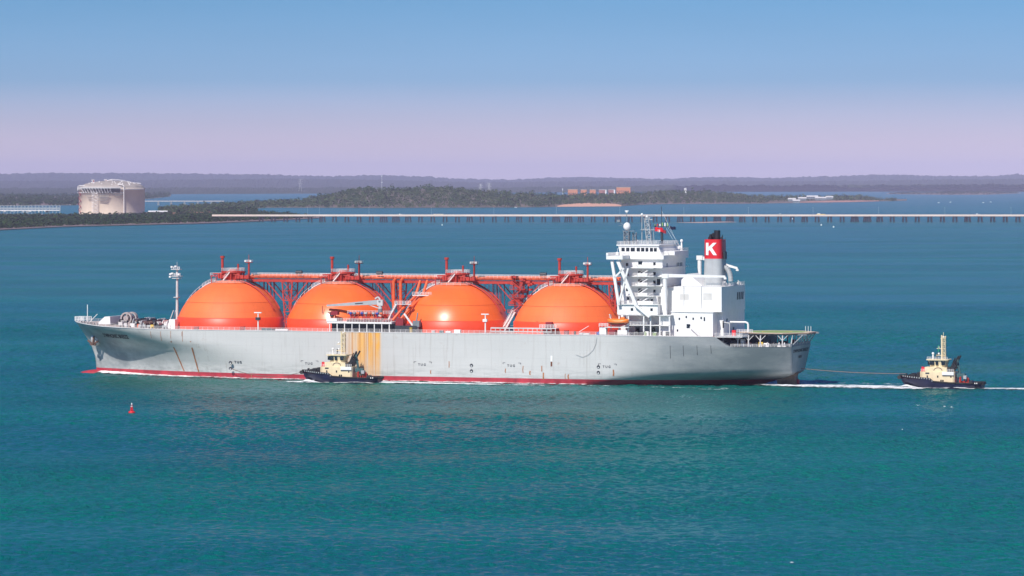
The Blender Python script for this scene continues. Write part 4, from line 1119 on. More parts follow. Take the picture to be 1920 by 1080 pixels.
# accommodation ladder stowed on the rail
x0, x1 = lx(921,-24), lx(1034,-24); g = MB(); g.box(x0,x1,-24.4,-23.4,20.0,20.25); g.box(x0,x1,-24.4,-24.3,18.9,19.15); g.box(x0,x1,-24.45,-24.35,20.3,20.5)
for i in range(14): x = x0+(x1-x0)*i/13; g.box(x-.12,x+.12,-24.45,-24.3,18.7,20.3)
part(g, 'gangway', M['offwhite'], ship)
p = LP(1028,613,-22.5); c = MB(); c.box(p.x-3,p.x+3.4,-23.6,-20.5,20.2,20.45); [c.box(p.x+d-.1,p.x+d+.1,-23.5,-23.3,18,20.2) for d in (-2.8,0,3)]; c.rail([(p.x-3,-23.6,20.45),(p.x+3.4,-23.6,20.45)],1.2,1,.12)
cab = part(c, 'gangway_platform', W_, ship); part(MB().box(p.x-1.0,p.x+1.4,-22.8,-21,20.45,22.6), 'winch_cabin', M['darkred'], cab); part(MB().bar((p.x-1,-22.6,21.5),(p.x-4.6,-22.6,22.9),.3), 'small_jib', M['orangepipe'], cab)
# hose bight hanging over the side
hs = [LP(*q, -24.75) for q in ((1119,632),(1117,645),(1112,656),(1103,665),(1092,669.5),(1080,665))]
part(MB().path(hs, .06, n=5), 'hanging_line', M['grey'], ship)
# ------------------------------------------------------------------ manifold amidships
x0, x1 = lx(616,-23), lx(737,-23)
mp_ = MB(); mp_.box(x0,x1,-24.6,-14,21.2,21.9)
for i in range(9): x = x0+1+(x1-x0-2)*i/8; mp_.box(x-.15,x+.15,-24.4,-24.1,18,21.2)
man = part(mp_, 'manifold_platform', M['rail'], ship)
r = MB(); r.rail([(x0,-24.5,21.9),(x1,-24.5,21.9)],1.2,1.1,.09); r.rail([(x0+6,-19,24.6),(x1-2,-19,24.6)],1.2,1.1,.09); part(r,'manifold_railing',M['rail'],man)
part(MB().box(x0+.5,x1+1,-21,-20.8,18.0,21.2), 'platform_shade_sheet', M['dark'], man)  # dark sheet whose colour stands for the shade under the platform
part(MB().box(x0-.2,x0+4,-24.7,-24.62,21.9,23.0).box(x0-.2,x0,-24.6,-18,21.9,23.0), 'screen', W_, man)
upper = part(MB().box(x0+6,x1-1,-19.2,-14,24.3,24.6), 'upper_gallery', M['redorange'], man)
for i in range(9):
    x = x0+8.5+i*(x1-x0-12)/9; r_ = .55 if i in (3,4,5,6) else .4
    c = MB(); c.cyl((x,-14,23.2),(x,-23.6,23.2),r_,n=12); c.cyl((x,-23.6,23.2),(x,-23.9,23.2),r_+.3,n=12); c.cyl((x,-20.6,23.2),(x,-20.9,23.2),r_+.3,n=12); c.box(x-.4,x+.4,-18.6,-17.6,23.2,25.6)
    o = part(c, 'manifold_pipe', M['redorange'] if i%3 else M['orangepipe'], man)
    part(MB().cyl((x,-22.2,23.7),(x,-22.2,24.9),.12,n=6).cyl((x-.5,-22.2,24.9),(x+.5,-22.2,24.9),.45,n=10), 'valve_wheel', rnd.choice([M['grey'],M['midgrey'],M['blue'],M['orangepipe']]), o)
c = MB()
for i in range(22): x = rnd.uniform(x0+7,x1-2); c.box(x,x+rnd.uniform(.5,1.6),-24.2,-22.5,21.9,22.4+rnd.random()*.6)
part(c, 'drip_tray_gear', M['darkred'], man)
cx = lx(713,-19); zt = lz(713,562,-19)
c = MB(); c.cyl((cx,-19,18),(cx,-19,zt-1),.85,.7,n=14); c.box(cx-1.0,cx+1.2,-19.8,-18.2,zt-2.2,zt); c.path([(cx,-19,zt),(cx-.8,-19,zt+1.0),(cx-2.0,-19,zt+.3)],.35)
crane = part(c, 'hose_crane', M['offwhite'], ship)
part(MB().cyl((cx,-19,24.6),(cx,-19,26.6),.9,n=14), 'slewing_ring', M['midgrey'], crane)
part(MB().cyl((cx,-19,29.0),(cx,-19,29.6),.9,n=14), 'slewing_ring', M['midgrey'], crane)
tip = LP(613,573,-19.6); a = Vector((cx-.6,-19,zt-.9)); d = tip-a; j = MB()
for i in range(10): j.bar(a+d*(i/10), a+d*((i+1)/10), .7, 1.7-1.1*i/10)
jib = part(j, 'crane_jib', M['grey'], crane)
part(MB().bar(a+d*.3+Vector((0,-.38,0)), a+d*.45+Vector((0,-.38,0)), .06, .35), 'jib_nameplate', M['dark'], jib)
part(MB().bar((cx-.5,-19,zt-3.2), a+d*.28, .28), 'luffing_ram', M['offwhite'], crane)
part(MB().cyl(tip+d.normalized()*1.8,tip+d.normalized()*1.8+Vector((0,0,-2.8)),.12,n=6).box(tip.x+1.2,tip.x+2.4,-20,-19.2,tip.z-4.0,tip.z-2.6).box(tip.x+.4,tip.x+3.0,-19.8,-19.4,tip.z-2.7,tip.z-2.4), 'crane_hook', M['dark'], crane)
part(MB().box(x0+.6,x0+3.4,-22.5,-20.5,24.2,25.6).bar((x0+2,-21.5,21.9),(x0+2,-21.5,24.2),.2), 'control_cabin', M['darkred'], man)
# climbing pipes at the after end of the manifold
c = MB()
for k, (dx, y) in enumerate(((0,-19.5),(2.2,-17.8))):
    c.path([(x1-1.5+dx,y,22.4),(x1+1.2+dx,y+2,26.2),(x1+4.6+dx,y+8,31.2),(x1+5.0+dx,y+12,36.8)], .5, n=12)
part(c, 'climbing_pipe', M['orangepipe'], man)
c = MB(); c.box(x1+3.5,x1+11,-12,-9,31.3,31.6); c.rail([(x1+3.5,-12,31.6),(x1+11,-12,31.6)],1.1,1,.1); c.box(x1-1.5,x1+5,-17.5,-16,28.2,28.4); c.rail([(x1-1.5,-17.5,28.4),(x1+5,-17.5,28.4)],1.1,1,.1)
c.stair((x1-3.4,-19,22.5),(x1-.2,-19,28.4),.9,9); part(c, 'pipe_platform', M['rail'], man)
c = MB(); c.box(x1+.6,x1+3.6,-22,-18,18,23.2); c.box(x1+4.2,x1+7.6,-21,-18,18,21.2); part(c, 'pump_house', M['darkred'], man)
c = MB(); c.box(x1+.5,x1+9,-22.4,-22.2,18,20.6); part(c, 'recess_shade_panel', M['dark'], man)  # flat dark panel, recess shade put in as colour
# small derrick aft of the manifold
p0, p1, p2 = LP(775,612,-21), LP(758,588,-21), LP(781,606,-21)
c = MB(); c.bar(p0,p1,.5,.6); part(c, 'derrick_boom', M['rail'], ship)
c = MB(); c.cyl((p2.x,-21,18),(p2.x,-21,20.6),1.0,n=12); c.box(p2.x-1.2,p2.x+1.4,-22,-20,20.2,22.4); c.bar((p2.x,-21,22.4),(p2.x+.5,-21,25.4),.4)
o = part(c, 'derrick_base', M['midgrey'], ship); part(MB().box(p2.x-2.2,p2.x-1.2,-22.4,-21,18,20), 'cable_box', M['yellow'], o); part(MB().bar(p1,(p1.x,-21,20.5),.16), 'boom_rest', M['orangepipe'], o)
# ------------------------------------------------------------------ stern: covered mooring deck and helideck
c = MB(); pts = [(x, hb(x, 18.1)-.3) for x in (118.4,120,122,124,126,128)] 
poly = [(x,-y) for x,y in pts]+[(129,-15.5),(129,15.5)]+[(x,y) for x,y in reversed(pts)]
c.prism(poly, 17.75, 18.15); cover = part(c, 'stern_cover_deck', M['offwhite'], ship)
r = MB(); r.rail([(x,-y+.2,18.15) for x,y in pts]+[(129,-15.5,18.15)],1.2,1.0,.12); part(r, 'cover_railing', M['rail'], cover)
part(MB().box(120.6,121.2,-20.5,20.5,14.3,17.74).box(121.2,132.5,-7,12,14.3,17.74), 'bulkhead_shade_box', M['dark'], ship)  # bulkhead, plus a dark box added as the shade under the helideck
hc = (135.6, 0); R_ = 14.3; oct_ = [(hc[0]+R_*cos(radians(22.5+45*k))*1.0, hc[1]+R_*sin(radians(22.5+45*k))*.98) for k in range(8)]
hd = part(MB().prism(oct_, 18.75, 19.25), 'helideck', M['buff'], ship)
part(MB().prism([(hc[0]+(x-hc[0])*.80, y*.80) for x,y in oct_], 19.24, 19.27), 'deck_marking', M['green'], hd)
vs, fs = [], []
for k in range(40):
    a = 2*pi*k/40
    for r_ in (5.0, 5.6): vs.append((hc[0]+r_*cos(a), r_*sin(a), 19.285))
for k in range(40): fs.append((2*k,2*k+1,(2*k+3)%80,(2*k+2)%80))
part(MB().add(vs, fs), 'landing_circle', M['yellow'], hd)
nt_ = MB()
for k in range(8):
    a, b = oct_[k], oct_[(k+1)%8]; o1 = (hc[0]+(a[0]-hc[0])*1.09, a[1]*1.09); o2 = (hc[0]+(b[0]-hc[0])*1.09, b[1]*1.09)
    nt_.add([(a[0],a[1],18.9),(b[0],b[1],18.9),(o2[0],o2[1],19.1),(o1[0],o1[1],19.1)], [(0,1,2,3)])
part(nt_, 'safety_net', mat('safety_net', (.33,.22,.20), .9), hd)
tr = MB()
for y in (-12,-6,0,6,12):
    tr.bar((124,y,18.6),(149,y*.75,18.6),.3,.35)
for x in (126,131,136,141,146): tr.bar((x,-13 if x < 142 else -9,18.4),(x,13 if x < 142 else 9,18.4),.25,.3)
part(tr, 'support_beam', M['midgrey'], hd)
for x, y in ((125.5,-17.2),(129.3,-16.6),(133.5,-15.8),(141.2,-13.8),(125,0),(131,8),(137,10),(131,-4),(137,-3)):
    part(MB().cyl((x,y,14.3),(x,y*.96,18.5),.24,n=8).bar((x,y*.98,16.6),(x+1.8,y*.96,18.4),.2).bar((x,y*.98,16.6),(x-1.8,y*.96,18.4),.2), 'pillar', M['offwhite'], hd)
for y in (-12.4,-7.5,-2.5,2.5,7.5,12.4):
    part(MB().cyl((144.0,y,14.4),(144.0,y*.8,18.5),.22,n=8).bar((144.2,y,14.6),(147.6,y*.75,18.5),.25).bar((144.2,y,14.6),(144.4,y*.75-2.2,18.5),.18), 'stern_strut', M['grey'], hd)
part(MB().box(143.4,144.6,-13.6,13.6,14.4,15.5), 'stern_bulwark', M['midgrey'], ship)
c = MB(); pts = [Vector((x,-(hb(x,14.4)-.2),14.4)) for x in (124,127,130,133,136,139,142,144)]; c.rail(pts,1.0,1.2,.1); part(c,'stern_railing',M['rail'],ship)
for i in range(9):
    x = 125+i*2.1; y = -rnd.uniform(12,15.5)
    cc = MB(); cc.cyl((x,y,15.3),(x+.25,y,15.3),.62,n=14); cc.box(x-.5,x+.7,y-.4,y+.4,14.3,14.8)
    part(cc, 'fairlead', M['rail'] if i%3 else M['dark'], ship)
for x, y, mt_, w, h in ((128.6,-13,'darkred',1.4,1.8),(126.6,-14,'white',1.3,3.0),(132.8,-12,'yellow',1.5,1.7),(134.6,-11,'rail',2.0,1.3),(137.8,-10,'dark',2.5,1.5),(140.8,-9,'dark',2.2,1.3),(123.4,-15,'dark',2.2,2.4),(137,3,'teal',3,1.6),(131,2,'dark',3.5,2.0),(141,4,'darkred',1.5,2.2)):
    part(MB().box(x-w/2,x+w/2,y-.7,y+.7,14.3,14.3+h*.6).cyl((x-w/2,y,14.3+h*.6),(x+w/2,y,14.3+h*.6),h*.35,n=12), 'mooring_gear', M[mt_], ship)
c = MB(); c.path([(121.5,-13.6,18),(121.5,-13.6,22.6),(119.3,-13.6,23.0)],.1); part(c,'gooseneck_pipe',W_,ship)
c = MB(); c.path([(127.2,-9,18.1),(127.2,-9,22.3),(126.5,-9,22.9),(124.8,-9,22.9),(119.3,-9,22.9)],.35,n=10); part(c,'gooseneck_pipe',W_,ship)
part(MB().box(122.8,124.2,-15.2,-14.2,18.1,20.2), 'fire_monitor_box', M['red'], ship)
r = MB(); r.rail([(124.5,-14.6,19.3),(130.5,-14.9,19.3)],1.2,1,.1); part(r,'helideck_railing',M['rail'],hd)
for x in (145.0,146.0,147.0): part(MB().bar((x,5,19.2),(x,5,21.2),.14),'deck_stanchion',M['rail'],hd)
# ------------------------------------------------------------------ lifeboat in its davits (a boat of its own)
def make_boat(name, L_, B_, D_, mats, covered=True):
    vs, fs = [], []; n, k = 18, 16
    for i in range(n+1):
        u = -1+2*i/n; w = (1-abs(u)**2.6)**.6*B_/2+.03; sh = .25*u*u*D_
        for j in range(k):
            a = 2*pi*j/k; zz = sin(a); hz_ = (D_*.55 if zz < 0 else D_*.45*(1-.35*abs(u)**2))
            vs.append((u*L_/2, w*cos(a)*(1 if zz > -.2 else .85), zz*hz_*(1-.5*abs(u)**4)+sh))
    b = MB()
    b.add(vs, [(i*k+j, (i+1)*k+j, (i+1)*k+(j+1)%k, i*k+(j+1)%k) for i in range(n) for j in range(k)], 0, True)
    o = b.build(name, mats[0]); o.data.materials.append(mats[1])
    for p_ in o.data.polygons:
        if p_.center.z < -.15*D_: p_.material_index = 1
    return o
bp_ = LP(1159,604,-22.6)
lb = make_boat('boat_shell', 8.0, 2.9, 2.8, [M['orangeboat'], M['darkred']])
life = empty('lifeboat', (0,0,0)); tag(life, 'orange enclosed lifeboat hanging in the davits beside the fourth tank dome', 'lifeboat')
lb.parent = life
MB().box(1.2,2.6,-.75,.75,1.1,1.85).build('lifeboat_cabin', M['orangeboat'], life)
MB().box(-4.0,4.0,-1.55,1.55,-.25,-.12).build('fender_rail', M['rope'], life)
wp = lambda x,y,z: (SHIP_X+x*_c+y*_s, SHIP_Y-x*_s+y*_c, z)
life.location = wp(bp_.x, -22.6, bp_.z); life.rotation_euler.z = SHIP_YAW
c = MB()
for dx in (-3.3, 3.3): c.bar((bp_.x+dx,-20.5,17.9),(bp_.x+dx,-20.9,25.4),.35); c.bar((bp_.x+dx,-20.9,25.4),(bp_.x+dx,-22.6,25.6),.3); c.bar((bp_.x+dx,-22.6,25.6),(bp_.x+dx,-22.6,24.4),.12)
c.box(bp_.x-4.6,bp_.x+4.4,-24.0,-19.5,20.9,21.15); c.rail([(bp_.x-6.8,-24,21.2),(bp_.x-3.4,-24,21.2)],1.2,.9,.14)
part(c, 'lifeboat_davit', W_, ship)
for dx, w, h, mt_, nm in ((-5.6,2.6,3.0,'white','deck_locker'),(-2.0,2.4,2.0,'darkred','life_raft_rack'),(1.8,3.6,2.0,'white','deck_locker'),(-7.4,1.1,1.2,'blue','drum')):
    part(MB().box(bp_.x+dx-w/2,bp_.x+dx+w/2,-23.4,-21.6,18,18+h), nm, M[mt_], ship)
# ------------------------------------------------------------------ harbour tugs
def make_tug(lean=0.0):
    root = empty('tugboat')
    L_, B_ = 30.2, 11.0
    Tz = [(-15.1,4.5),(-9,4.1),(-3.2,3.7),(-1.8,2.7),(4,2.3),(12,2.2),(15.1,2.4)]
    def b_(x, z):
        u = (x+15.1-(0 if z > 3 else (3-z)*.9))/13; v = (15.1-x-(0 if z > 1.5 else (1.5-z)*1.1))/5
        u, v = max(0, min(1, u)), max(0, min(1, v))
        return max(.05, B_/2*(1-(1-u)**2.5)*(.55+.45*(1-(1-v)**2.2)) - (0.35 if z < 1 else 0))
    xs_ = [-15.1,-14.9,-14.5,-14,-13.2,-12.2,-11,-9.5,-8,-6,-4,-3.2,-2.5,-1.8,0,2,4,6,8,10,12,13.2,14.2,14.8,15.1]
    rw = [-1,0,.6,1.2,1.8,2.2,99]
    h = MB()
    for sg in (-1, 1):
        vs = []
        for x in xs_:
            top = interp(Tz, x)
            for r in rw:
                z = top if r == 99 else min(r, top-.1)
                xx = x + max(0, (3.0-z))*.75*max(0, 1-(x+15.1)/6)
                vs.append((xx, sg*b_(x, z), z))
        n = len(rw)
        for i in range(len(xs_)-1):
            for j in range(n-1):
                a = i*n+j; q = (a,a+n,a+n+1,a+1) if sg < 0 else (a,a+1,a+n+1,a+n); h.add([vs[k] for k in q], [(0,1,2,3)], 0, True)
    for i in (-1,):
        x = xs_[-1]; zz = [r if r != 99 else interp(Tz, x) for r in rw]
        for za, zb in zip(zz, zz[1:]): h.add([(x,-b_(x,za),za),(x,b_(x,za),za),(x,b_(x,zb),zb),(x,-b_(x,zb),zb)], [(0,1,2,3)])
    ho_ = h.build('hull', M['navy'], root); weld(ho_)
    d = MB()
    for a, b in zip(xs_, xs_[1:]):
        za, zb = interp(Tz,a)-.9, interp(Tz,b)-.9; d.add([(a,-b_(a,9)+.1,za),(b,-b_(b,9)+.1,zb),(b,b_(b,9)-.1,zb),(a,b_(a,9)-.1,za)], [(0,1,2,3)])
    d.build('deck', M['darkred'], root)
    f = MB()
    for sg in (-1, 1):
        pts = [Vector((x, sg*(b_(x,9)+.12), interp(Tz,x)-.12)) for x in xs_]
        for p_, q_ in zip(pts, pts[1:]): f.bar(p_, q_, .45, .42)
    for k in (-1, 1): f.cyl((-15.3,0,3.6),(-15.3,k*1.0,3.6),.7,n=12)
    f.cyl((15.1,-3,1.9),(15.1,3,1.9),.5,n=10)
    fo = f.build('fender', M['rubber'], root)
    for i in range(13):
        x = -13.6+i*.95
        for sg in (-1,): 
            y = sg*(b_(x,9)+.42); MB().box(x-.14,x+.14,y-.05,y+.05,interp(Tz,x)-.45,interp(Tz,x)+.0).build('fender_bracket', M['grey'], fo)
    dh = MB(); dh.prism([(-7.3,-2.4),(-6.2,-3.5),(4.8,-3.7),(5.4,-3.2),(5.4,3.2),(4.8,3.7),(-6.2,3.5),(-7.3,2.4)], 1.6, 5.9)
    dho = dh.build('deckhouse', M['cream'], root)
    MB().prism([(-5.6,-2.6),(-4.6,-3.3),(2.6,-3.3),(2.6,3.3),(-4.6,3.3),(-5.6,2.6)], 5.9, 7.5).build('upper_house', M['cream'], dho)
    MB().box(1.0,5.2,-3.78,-3.71,4.8,6.0).build('name_panel', M['white'], dho)
    MB().box(1.1,5.1,-3.83,-3.78,4.45,4.7).build('name_stripe', M['dark'], dho)
    for x in (-4.4,-.6,4.2): MB().box(x-.22,x+.22,-3.76,-3.66,3.9,4.6).build('porthole', M['glass'], dho)
    MB().box(-5.1,-3.7,-3.6,-3.5,5.1,5.6).build('vent', M['dark'], dho)
    for x in (.6,1.3): MB().box(x-.25,x+.25,-3.76,-3.66,2.4,3.1).build('porthole', M['glass'], dho)
    ar = MB()
    for k in range(8):
        a, b = pi*k/8, pi*(k+1)/8; ar.bar((-.6+1.5*cos(a),-3.34,6.3+1.1*sin(a)),(-.6+1.5*cos(b),-3.34,6.3+1.1*sin(b)),.12,.2)
    ar.build('arch_trim', M['rope'], dho)
    wh_ = MB()
    lo, hi = rrect(-3.9,2.0,-2.4,2.4,.9,2), rrect(-4.5,2.5,-2.9,2.9,.9,2)
    loft(wh_, [(lo,7.5),(lo,8.2),(hi,10.0)]); loft(wh_, [(rrect(-5.1,3.2,-3.3,3.3,.9,2),10.0),(rrect(-5.1,3.2,-3.3,3.3,.9,2),10.3)])
    who = wh_.build('wheelhouse', M['cream'], root)
    for x, w in ((-2.9,1.5),(-1.1,.8),(1.2,1.2)):
        MB().xz([(x-w/2,8.3),(x+w/2,8.3),(x+w/2+.1,9.7),(x-w/2-.15,9.7)], -2.98, -2.5).build('window', M['glass'], who)
    for y in (-1.5,0,1.5): MB().yz([(y-.6,8.3),(y+.6,8.3),(y+.65,9.7),(y-.65,9.7)], -4.55, -4.0).build('window', M['glass'], who)
    r = MB(); r.rail([(-4.6,-3.0,10.3),(2.8,-3.0,10.3)], .9, 1.0, .07); r.build('railing', M['rail'], root); MB().rail([(-6.9,-2.9,5.9),(-4.8,-3.3,5.9)],.9,.8,.07).build('railing', M['rail'], root); MB().rail([(2.8,-3.5,6.0),(5.2,-3.4,6.0)],.9,.8,.07).build('railing', M['rail'], root)
    m = MB(); m.truss((.9,0,10.3),(.9,0,18.6),1.1,11,.14); m.cyl((.15,-.5,10.3),(.15,-.5,18.9),.25,n=8); m.cyl((.7,0,18.4),(.7,0,19.9),.1,n=6)
    for z, w in ((11.6,2.8),(14.0,2.6),(16.0,1.1),(17.6,1.2)): m.box(.9-w,1.6,-.5,.5,z,z+.16); m.bar((.9,-1.6,z+.1),(.9,1.6,z+.1),.12)
    mo = m.build('mast', M['cream'], root)
    for dx, z in ((-1.9,14.2),(-1.9,11.9),(-.2,17.8)): MB().ball((.9+dx,0,z+.35),.38,n=10,m=6).build('radar_dome', M['white'], mo)
    MB().cyl((-2.9,-1,10.3),(-2.9,-1,12.0),.3,n=8).ball((-2.9,-1,12.3),.5,n=10,m=6).build('searchlight', M['white'], root)
    MB().cyl((-1.9,1,10.3),(-1.9,1,12.2),.25,n=8).build('searchlight', M['dark'], root)
    for y in (-1.9, 1.9):
        e_ = MB(); e_.bar((3.4,y,5.9),(5.4,y,8.6),1.2,1.5); e_.cyl((4.4,y,7.8),(6.6,y,11.6),.36,.3,n=10); e_.cyl((3.9,y,7.6),(5.4,y,11.0),.22,n=8)
        e_.build('exhaust', M['black'], root)
    wn = MB(); wn.cyl((-10.2,-1.7,4.1),(-10.2,1.7,4.1),1.1,n=14); wn.box(-11.4,-9.0,-2.2,-1.7,2.8,4.9); wn.box(-11.4,-9.0,1.7,2.2,2.8,4.9); wn.box(-8.6,-7.3,-2.4,2.4,2.8,5.5); wn.build('tow_winch', M['black'], root)
    MB().bar((-12.8,-.6,3.0),(-12.8,-.6,5.0),.35).bar((-12.8,.6,3.0),(-12.8,.6,5.0),.35).bar((-12.8,-.6,4.9),(-12.8,.6,4.9),.35).build('tow_staple', M['dark'], root)
    MB().xz([(-7.0,5.9),(-3.9,5.9),(-4.2,6.9),(-6.8,7.6)], -2.2, -.6).build('rescue_boat', M['red'], root)
    g = MB(); g.cyl((6.6,0,1.5),(6.6,0,5.4),.5,n=10); g.bar((6.6,0,5.4),(5.6,0,9.6+lean),.5,.8); g.bar((6.6,.2,5.2),(9.2,.2,3.8),.4,.6); g.box(5.7,8.6,-1.0,1.0,3.9,5.3); g.bar((5.8,-.6,8.4),(6.9,-.6,5.0),.3)
    g.build('deck_crane', M['teal'], root)
    a_ = MB()
    for i in range(16): x = rnd.uniform(5.6,9.6); y = rnd.uniform(-3.2,1); a_.box(x,x+rnd.uniform(.2,.6),y,y+.5,1.4,2.2+rnd.random()*2.2)
    a_.build('aft_gear', M['redorange'], root)
    MB().box(8.2,9.3,-1.5,.2,3.4,4.6).build('crane_basket', M['grey'], root)
    c_ = MB(); c_.cyl((10.8,-1.4,2.2),(10.8,1.4,2.2),.7,n=12); c_.build('aft_winch', M['dark'], root)
    t_ = MB()
    for x in (13.0,13.6): t_.box(x,x+.35,-b_(x,9)-.46,-b_(x,9)-.38,1.9,2.3)
    t_.build('stern_lettering', M['rail'], ho_)
    return root
def at_water(px, Y): return ((px-960)/F_PX*Y, Y, 0)
tug1 = make_tug(1.0); tug1.location = at_water(640, 1411); tug1.rotation_euler.z = SHIP_YAW+radians(2)
tag(tug1, 'navy and cream tug pressed close against the grey ship\'s side under the rust streaks', 'tugboat', 'harbour tugs')
tug2 = copy_tree(tug1); tug2.location = at_water(1765.5, 1374); tug2.rotation_euler.z = SHIP_YAW
tag(tug2, 'navy and cream tug following astern on a tow line, white wake behind it', 'tugboat', 'harbour tugs')
for c_ in tug2.children:
    if c_.name.startswith('mast'): 
        fl = flag(-1.3, -.4, 15.2, .5, 2.2, mat('signal_green', (.02,.35,.22), .7), 'signal_flag', tug2, 0)
def wp3(x, y, z): return Vector((SHIP_X+x*_c+y*_s, SHIP_Y-x*_s+y*_c, z))
def tugp(t_, x, y, z):
    a = t_.rotation_euler.z; return Vector((t_.location.x+x*cos(a)-y*sin(a), t_.location.y+x*sin(a)+y*cos(a), z))
def line(name, a, b, sag, r, label):
    pts = [a.lerp(b, i/24)-Vector((0,0,sag*4*(i/24)*(1-i/24))) for i in range(25)]
    return tag(MB().path(pts, r, n=6).build(name, M['rope']), label, 'rope')
p_ = LP(433, 691, -24.7)
line('tow_line', wp3(p_.x, -24.8, p_.z), tugp(tug1, -12.8, 0, 4.4), 2.6, .11, 'dark slack tow line from the hull bollard down to the tug alongside')
line('tow_line', wp3(144.5, 0.5, 6.0), tugp(tug2, -12.8, 0, 4.9), .5, .12, 'long taut reddish tow line between the stern and the following tug')

# ------------------------------------------------------------------ foam
fo = bpy.data.materials.new('sea_foam'); fo.use_nodes = True
t = fo.node_tree; b = t.nodes['Principled BSDF']; b.inputs['Base Color'].default_value = (.86,.88,.88,1); b.inputs['Roughness'].default_value = .8
at_ = N(t, 'ShaderNodeAttribute'); at_.attribute_name = 'fade'
ge = N(t, 'ShaderNodeNewGeometry'); mp = N(t, 'ShaderNodeMapping'); mp.inputs['Scale'].default_value = (.45,.30,1)
t.links.new(ge.outputs['Position'], mp.inputs[0])
nz = N(t, 'ShaderNodeTexNoise'); nz.inputs['Scale'].default_value = .9; nz.inputs['Detail'].default_value = 6; nz.inputs['Roughness'].default_value = .7
t.links.new(mp.outputs[0], nz.inputs['Vector'])
sm = N(t, 'ShaderNodeMath', operation='ADD'); t.links.new(nz.outputs['Fac'], sm.inputs[0]); t.links.new(at_.outputs['Fac'], sm.inputs[1])
mr_ = N(t, 'ShaderNodeMapRange'); mr_.inputs['From Min'].default_value = .92; mr_.inputs['From Max'].default_value = 1.18
t.links.new(sm.outputs[0], mr_.inputs['Value']); t.links.new(mr_.outputs[0], b.inputs['Alpha'])
def foam_mesh(name, rows, label_kind='stuff'):
    """rows: list of lists of (point, fade)"""
    n = len(rows[0]); vs = [p for r in rows for p, f in r]; fs = []
    for i in range(len(rows)-1):
        for j in range(n-1): a = i*n+j; fs.append((a,a+1,a+n+1,a+n))
    o = MB().add(vs, fs, smooth=True).build(name, fo)
    at = o.data.attributes.new('fade', 'FLOAT', 'POINT'); at.data.foreach_set('value', [f for r in rows for p, f in r])
    return tag(o, kind=label_kind)
rows = []
for i in range(260):
    x = -139.5+i*(262/259); u = (x+139.5)/262
    y0 = hb(max(x,-135.6), 0.3) if x > -135.6 else 2.6*max(.1,(x+142)/6.4)
    hgt = (.55*math.exp(-((x+128)/16)**2)+.42+.22*noise.noise(Vector((x*.12,3,0)))+.15*noise.noise(Vector((x*.5,7,0))))*(1 if x < 60 else max(.35, 1-(x-60)/60))
    wd = 4.5+2.0*noise.noise(Vector((x*.05,9,0)))+3.5*math.exp(-((x+112)/22)**2)
    f = .62+.3*noise.noise(Vector((x*.06,1,5))) + .25*math.exp(-((x+125)/20)**2) - (.25 if x > 70 else 0)
    if u < .03: f *= u/.03
    rows.append([(wp3(x,-(y0-.4),hgt), f),(wp3(x,-(y0+.5),hgt*.9), f),(wp3(x,-(y0+wd*.4),hgt*.35+.1), f*.8),(wp3(x,-(y0+wd),.06), .1)])
foam_mesh('hull_foam', rows)
rows = []          # second, thinner streaks drifting off the side
for i in range(200):
    x = -100+i*1.15; y0 = 24.5+9+5*noise.noise(Vector((x*.03,2,2))) + (x+100)*.02
    f = .35+.45*noise.noise(Vector((x*.045,8,1))); rows.append([(wp3(x,-y0,.05),.05),(wp3(x,-y0-1.6,.09),f),(wp3(x,-y0-3.6,.05),.05)])
foam_mesh('hull_foam', rows)
def wake(x0, x1, yc, w0, w1, h, f0, seed, n=240):
    rows = []
    for i in range(n+1):
        x = x0+(x1-x0)*i/n; u = i/n; w = w0+(w1-w0)*u; yy = yc(x)+.8*noise.noise(Vector((x*.05,seed,0)))
        f = (f0+.28*noise.noise(Vector((x*.05,seed,3))))*min(1, u*14)*min(1, (1-u)*10+.1)
        r_ = []
        for j in range(9):
            q = -1+j/4; r_.append((wp3(x, yy+q*w, .05+h*(1-q*q)*(.6+.5*abs(noise.noise(Vector((x*.25,q*2,seed)))))), f*(1-q*q)**.6))
        rows.append(r_)
    return foam_mesh('wake_foam', rows)
wake(126, 185, lambda x: -9-.10*(x-126), 6.5, 7, .8, .66, 1.0, 120)
wake(142, 196, lambda x: -5-(x-142)*.15, 6, 8, .6, .74, 2.0, 120)
wake(140, 200, lambda x: 16-(x-142)*.03, 9, 12, .2, .46, 5.5, 120)
wake(60, 150, lambda x: -30-(x-60)*.03, 4, 7, .12, .40, 7.5, 140)
tl = Vector((tug2.location.x-SHIP_X, tug2.location.y-SHIP_Y)); TXL, TYL = tl.x*_c-tl.y*_s, tl.x*_s+tl.y*_c
wake(TXL+12, TXL+75, lambda x: TYL-1+(x-TXL)*.01, 5.5, 9, .45, .68, 8.0, 160)
wake(TXL+2, TXL+75, lambda x: TYL+22+(x-TXL)*.12, 3, 6, .15, .42, 9.0, 140)
wake(TXL-45, TXL-12, lambda x: TYL+2-(x-TXL+12)*.02, 5.0, 4.0, .4, .62, 4.0, 80)
def hull_ring(t_, extra, seed):
    rows = []
    for i in range(61):
        x = -15.3+30.6*i/60; u = max(0,min(1,(x+15.1)/13)); v = max(0,min(1,(15.1-x)/5))
        y0 = 5.5*(1-(1-u)**2.5)*(.55+.45*(1-(1-v)**2.2))-.3
        hg = .9*math.exp(-((x+12)/2.5)**2)+.25+.2*noise.noise(Vector((x*.4,seed,0)))+.35*math.exp(-((x-7)/5)**2)
        f = .62+.35*math.exp(-((x+12)/4)**2)+.25*noise.noise(Vector((x*.3,seed,2)))
        rows.append([(tugp(t_,x,-y0+.6,hg),f),(tugp(t_,x,-y0-.3,hg),f),(tugp(t_,x,-y0-2.6-extra*math.exp(-((x+12)/4)**2),.06),.12)])
    foam_mesh('tug_foam', rows)
hull_ring(tug1, 5, 3); hull_ring(tug2, 3, 6)
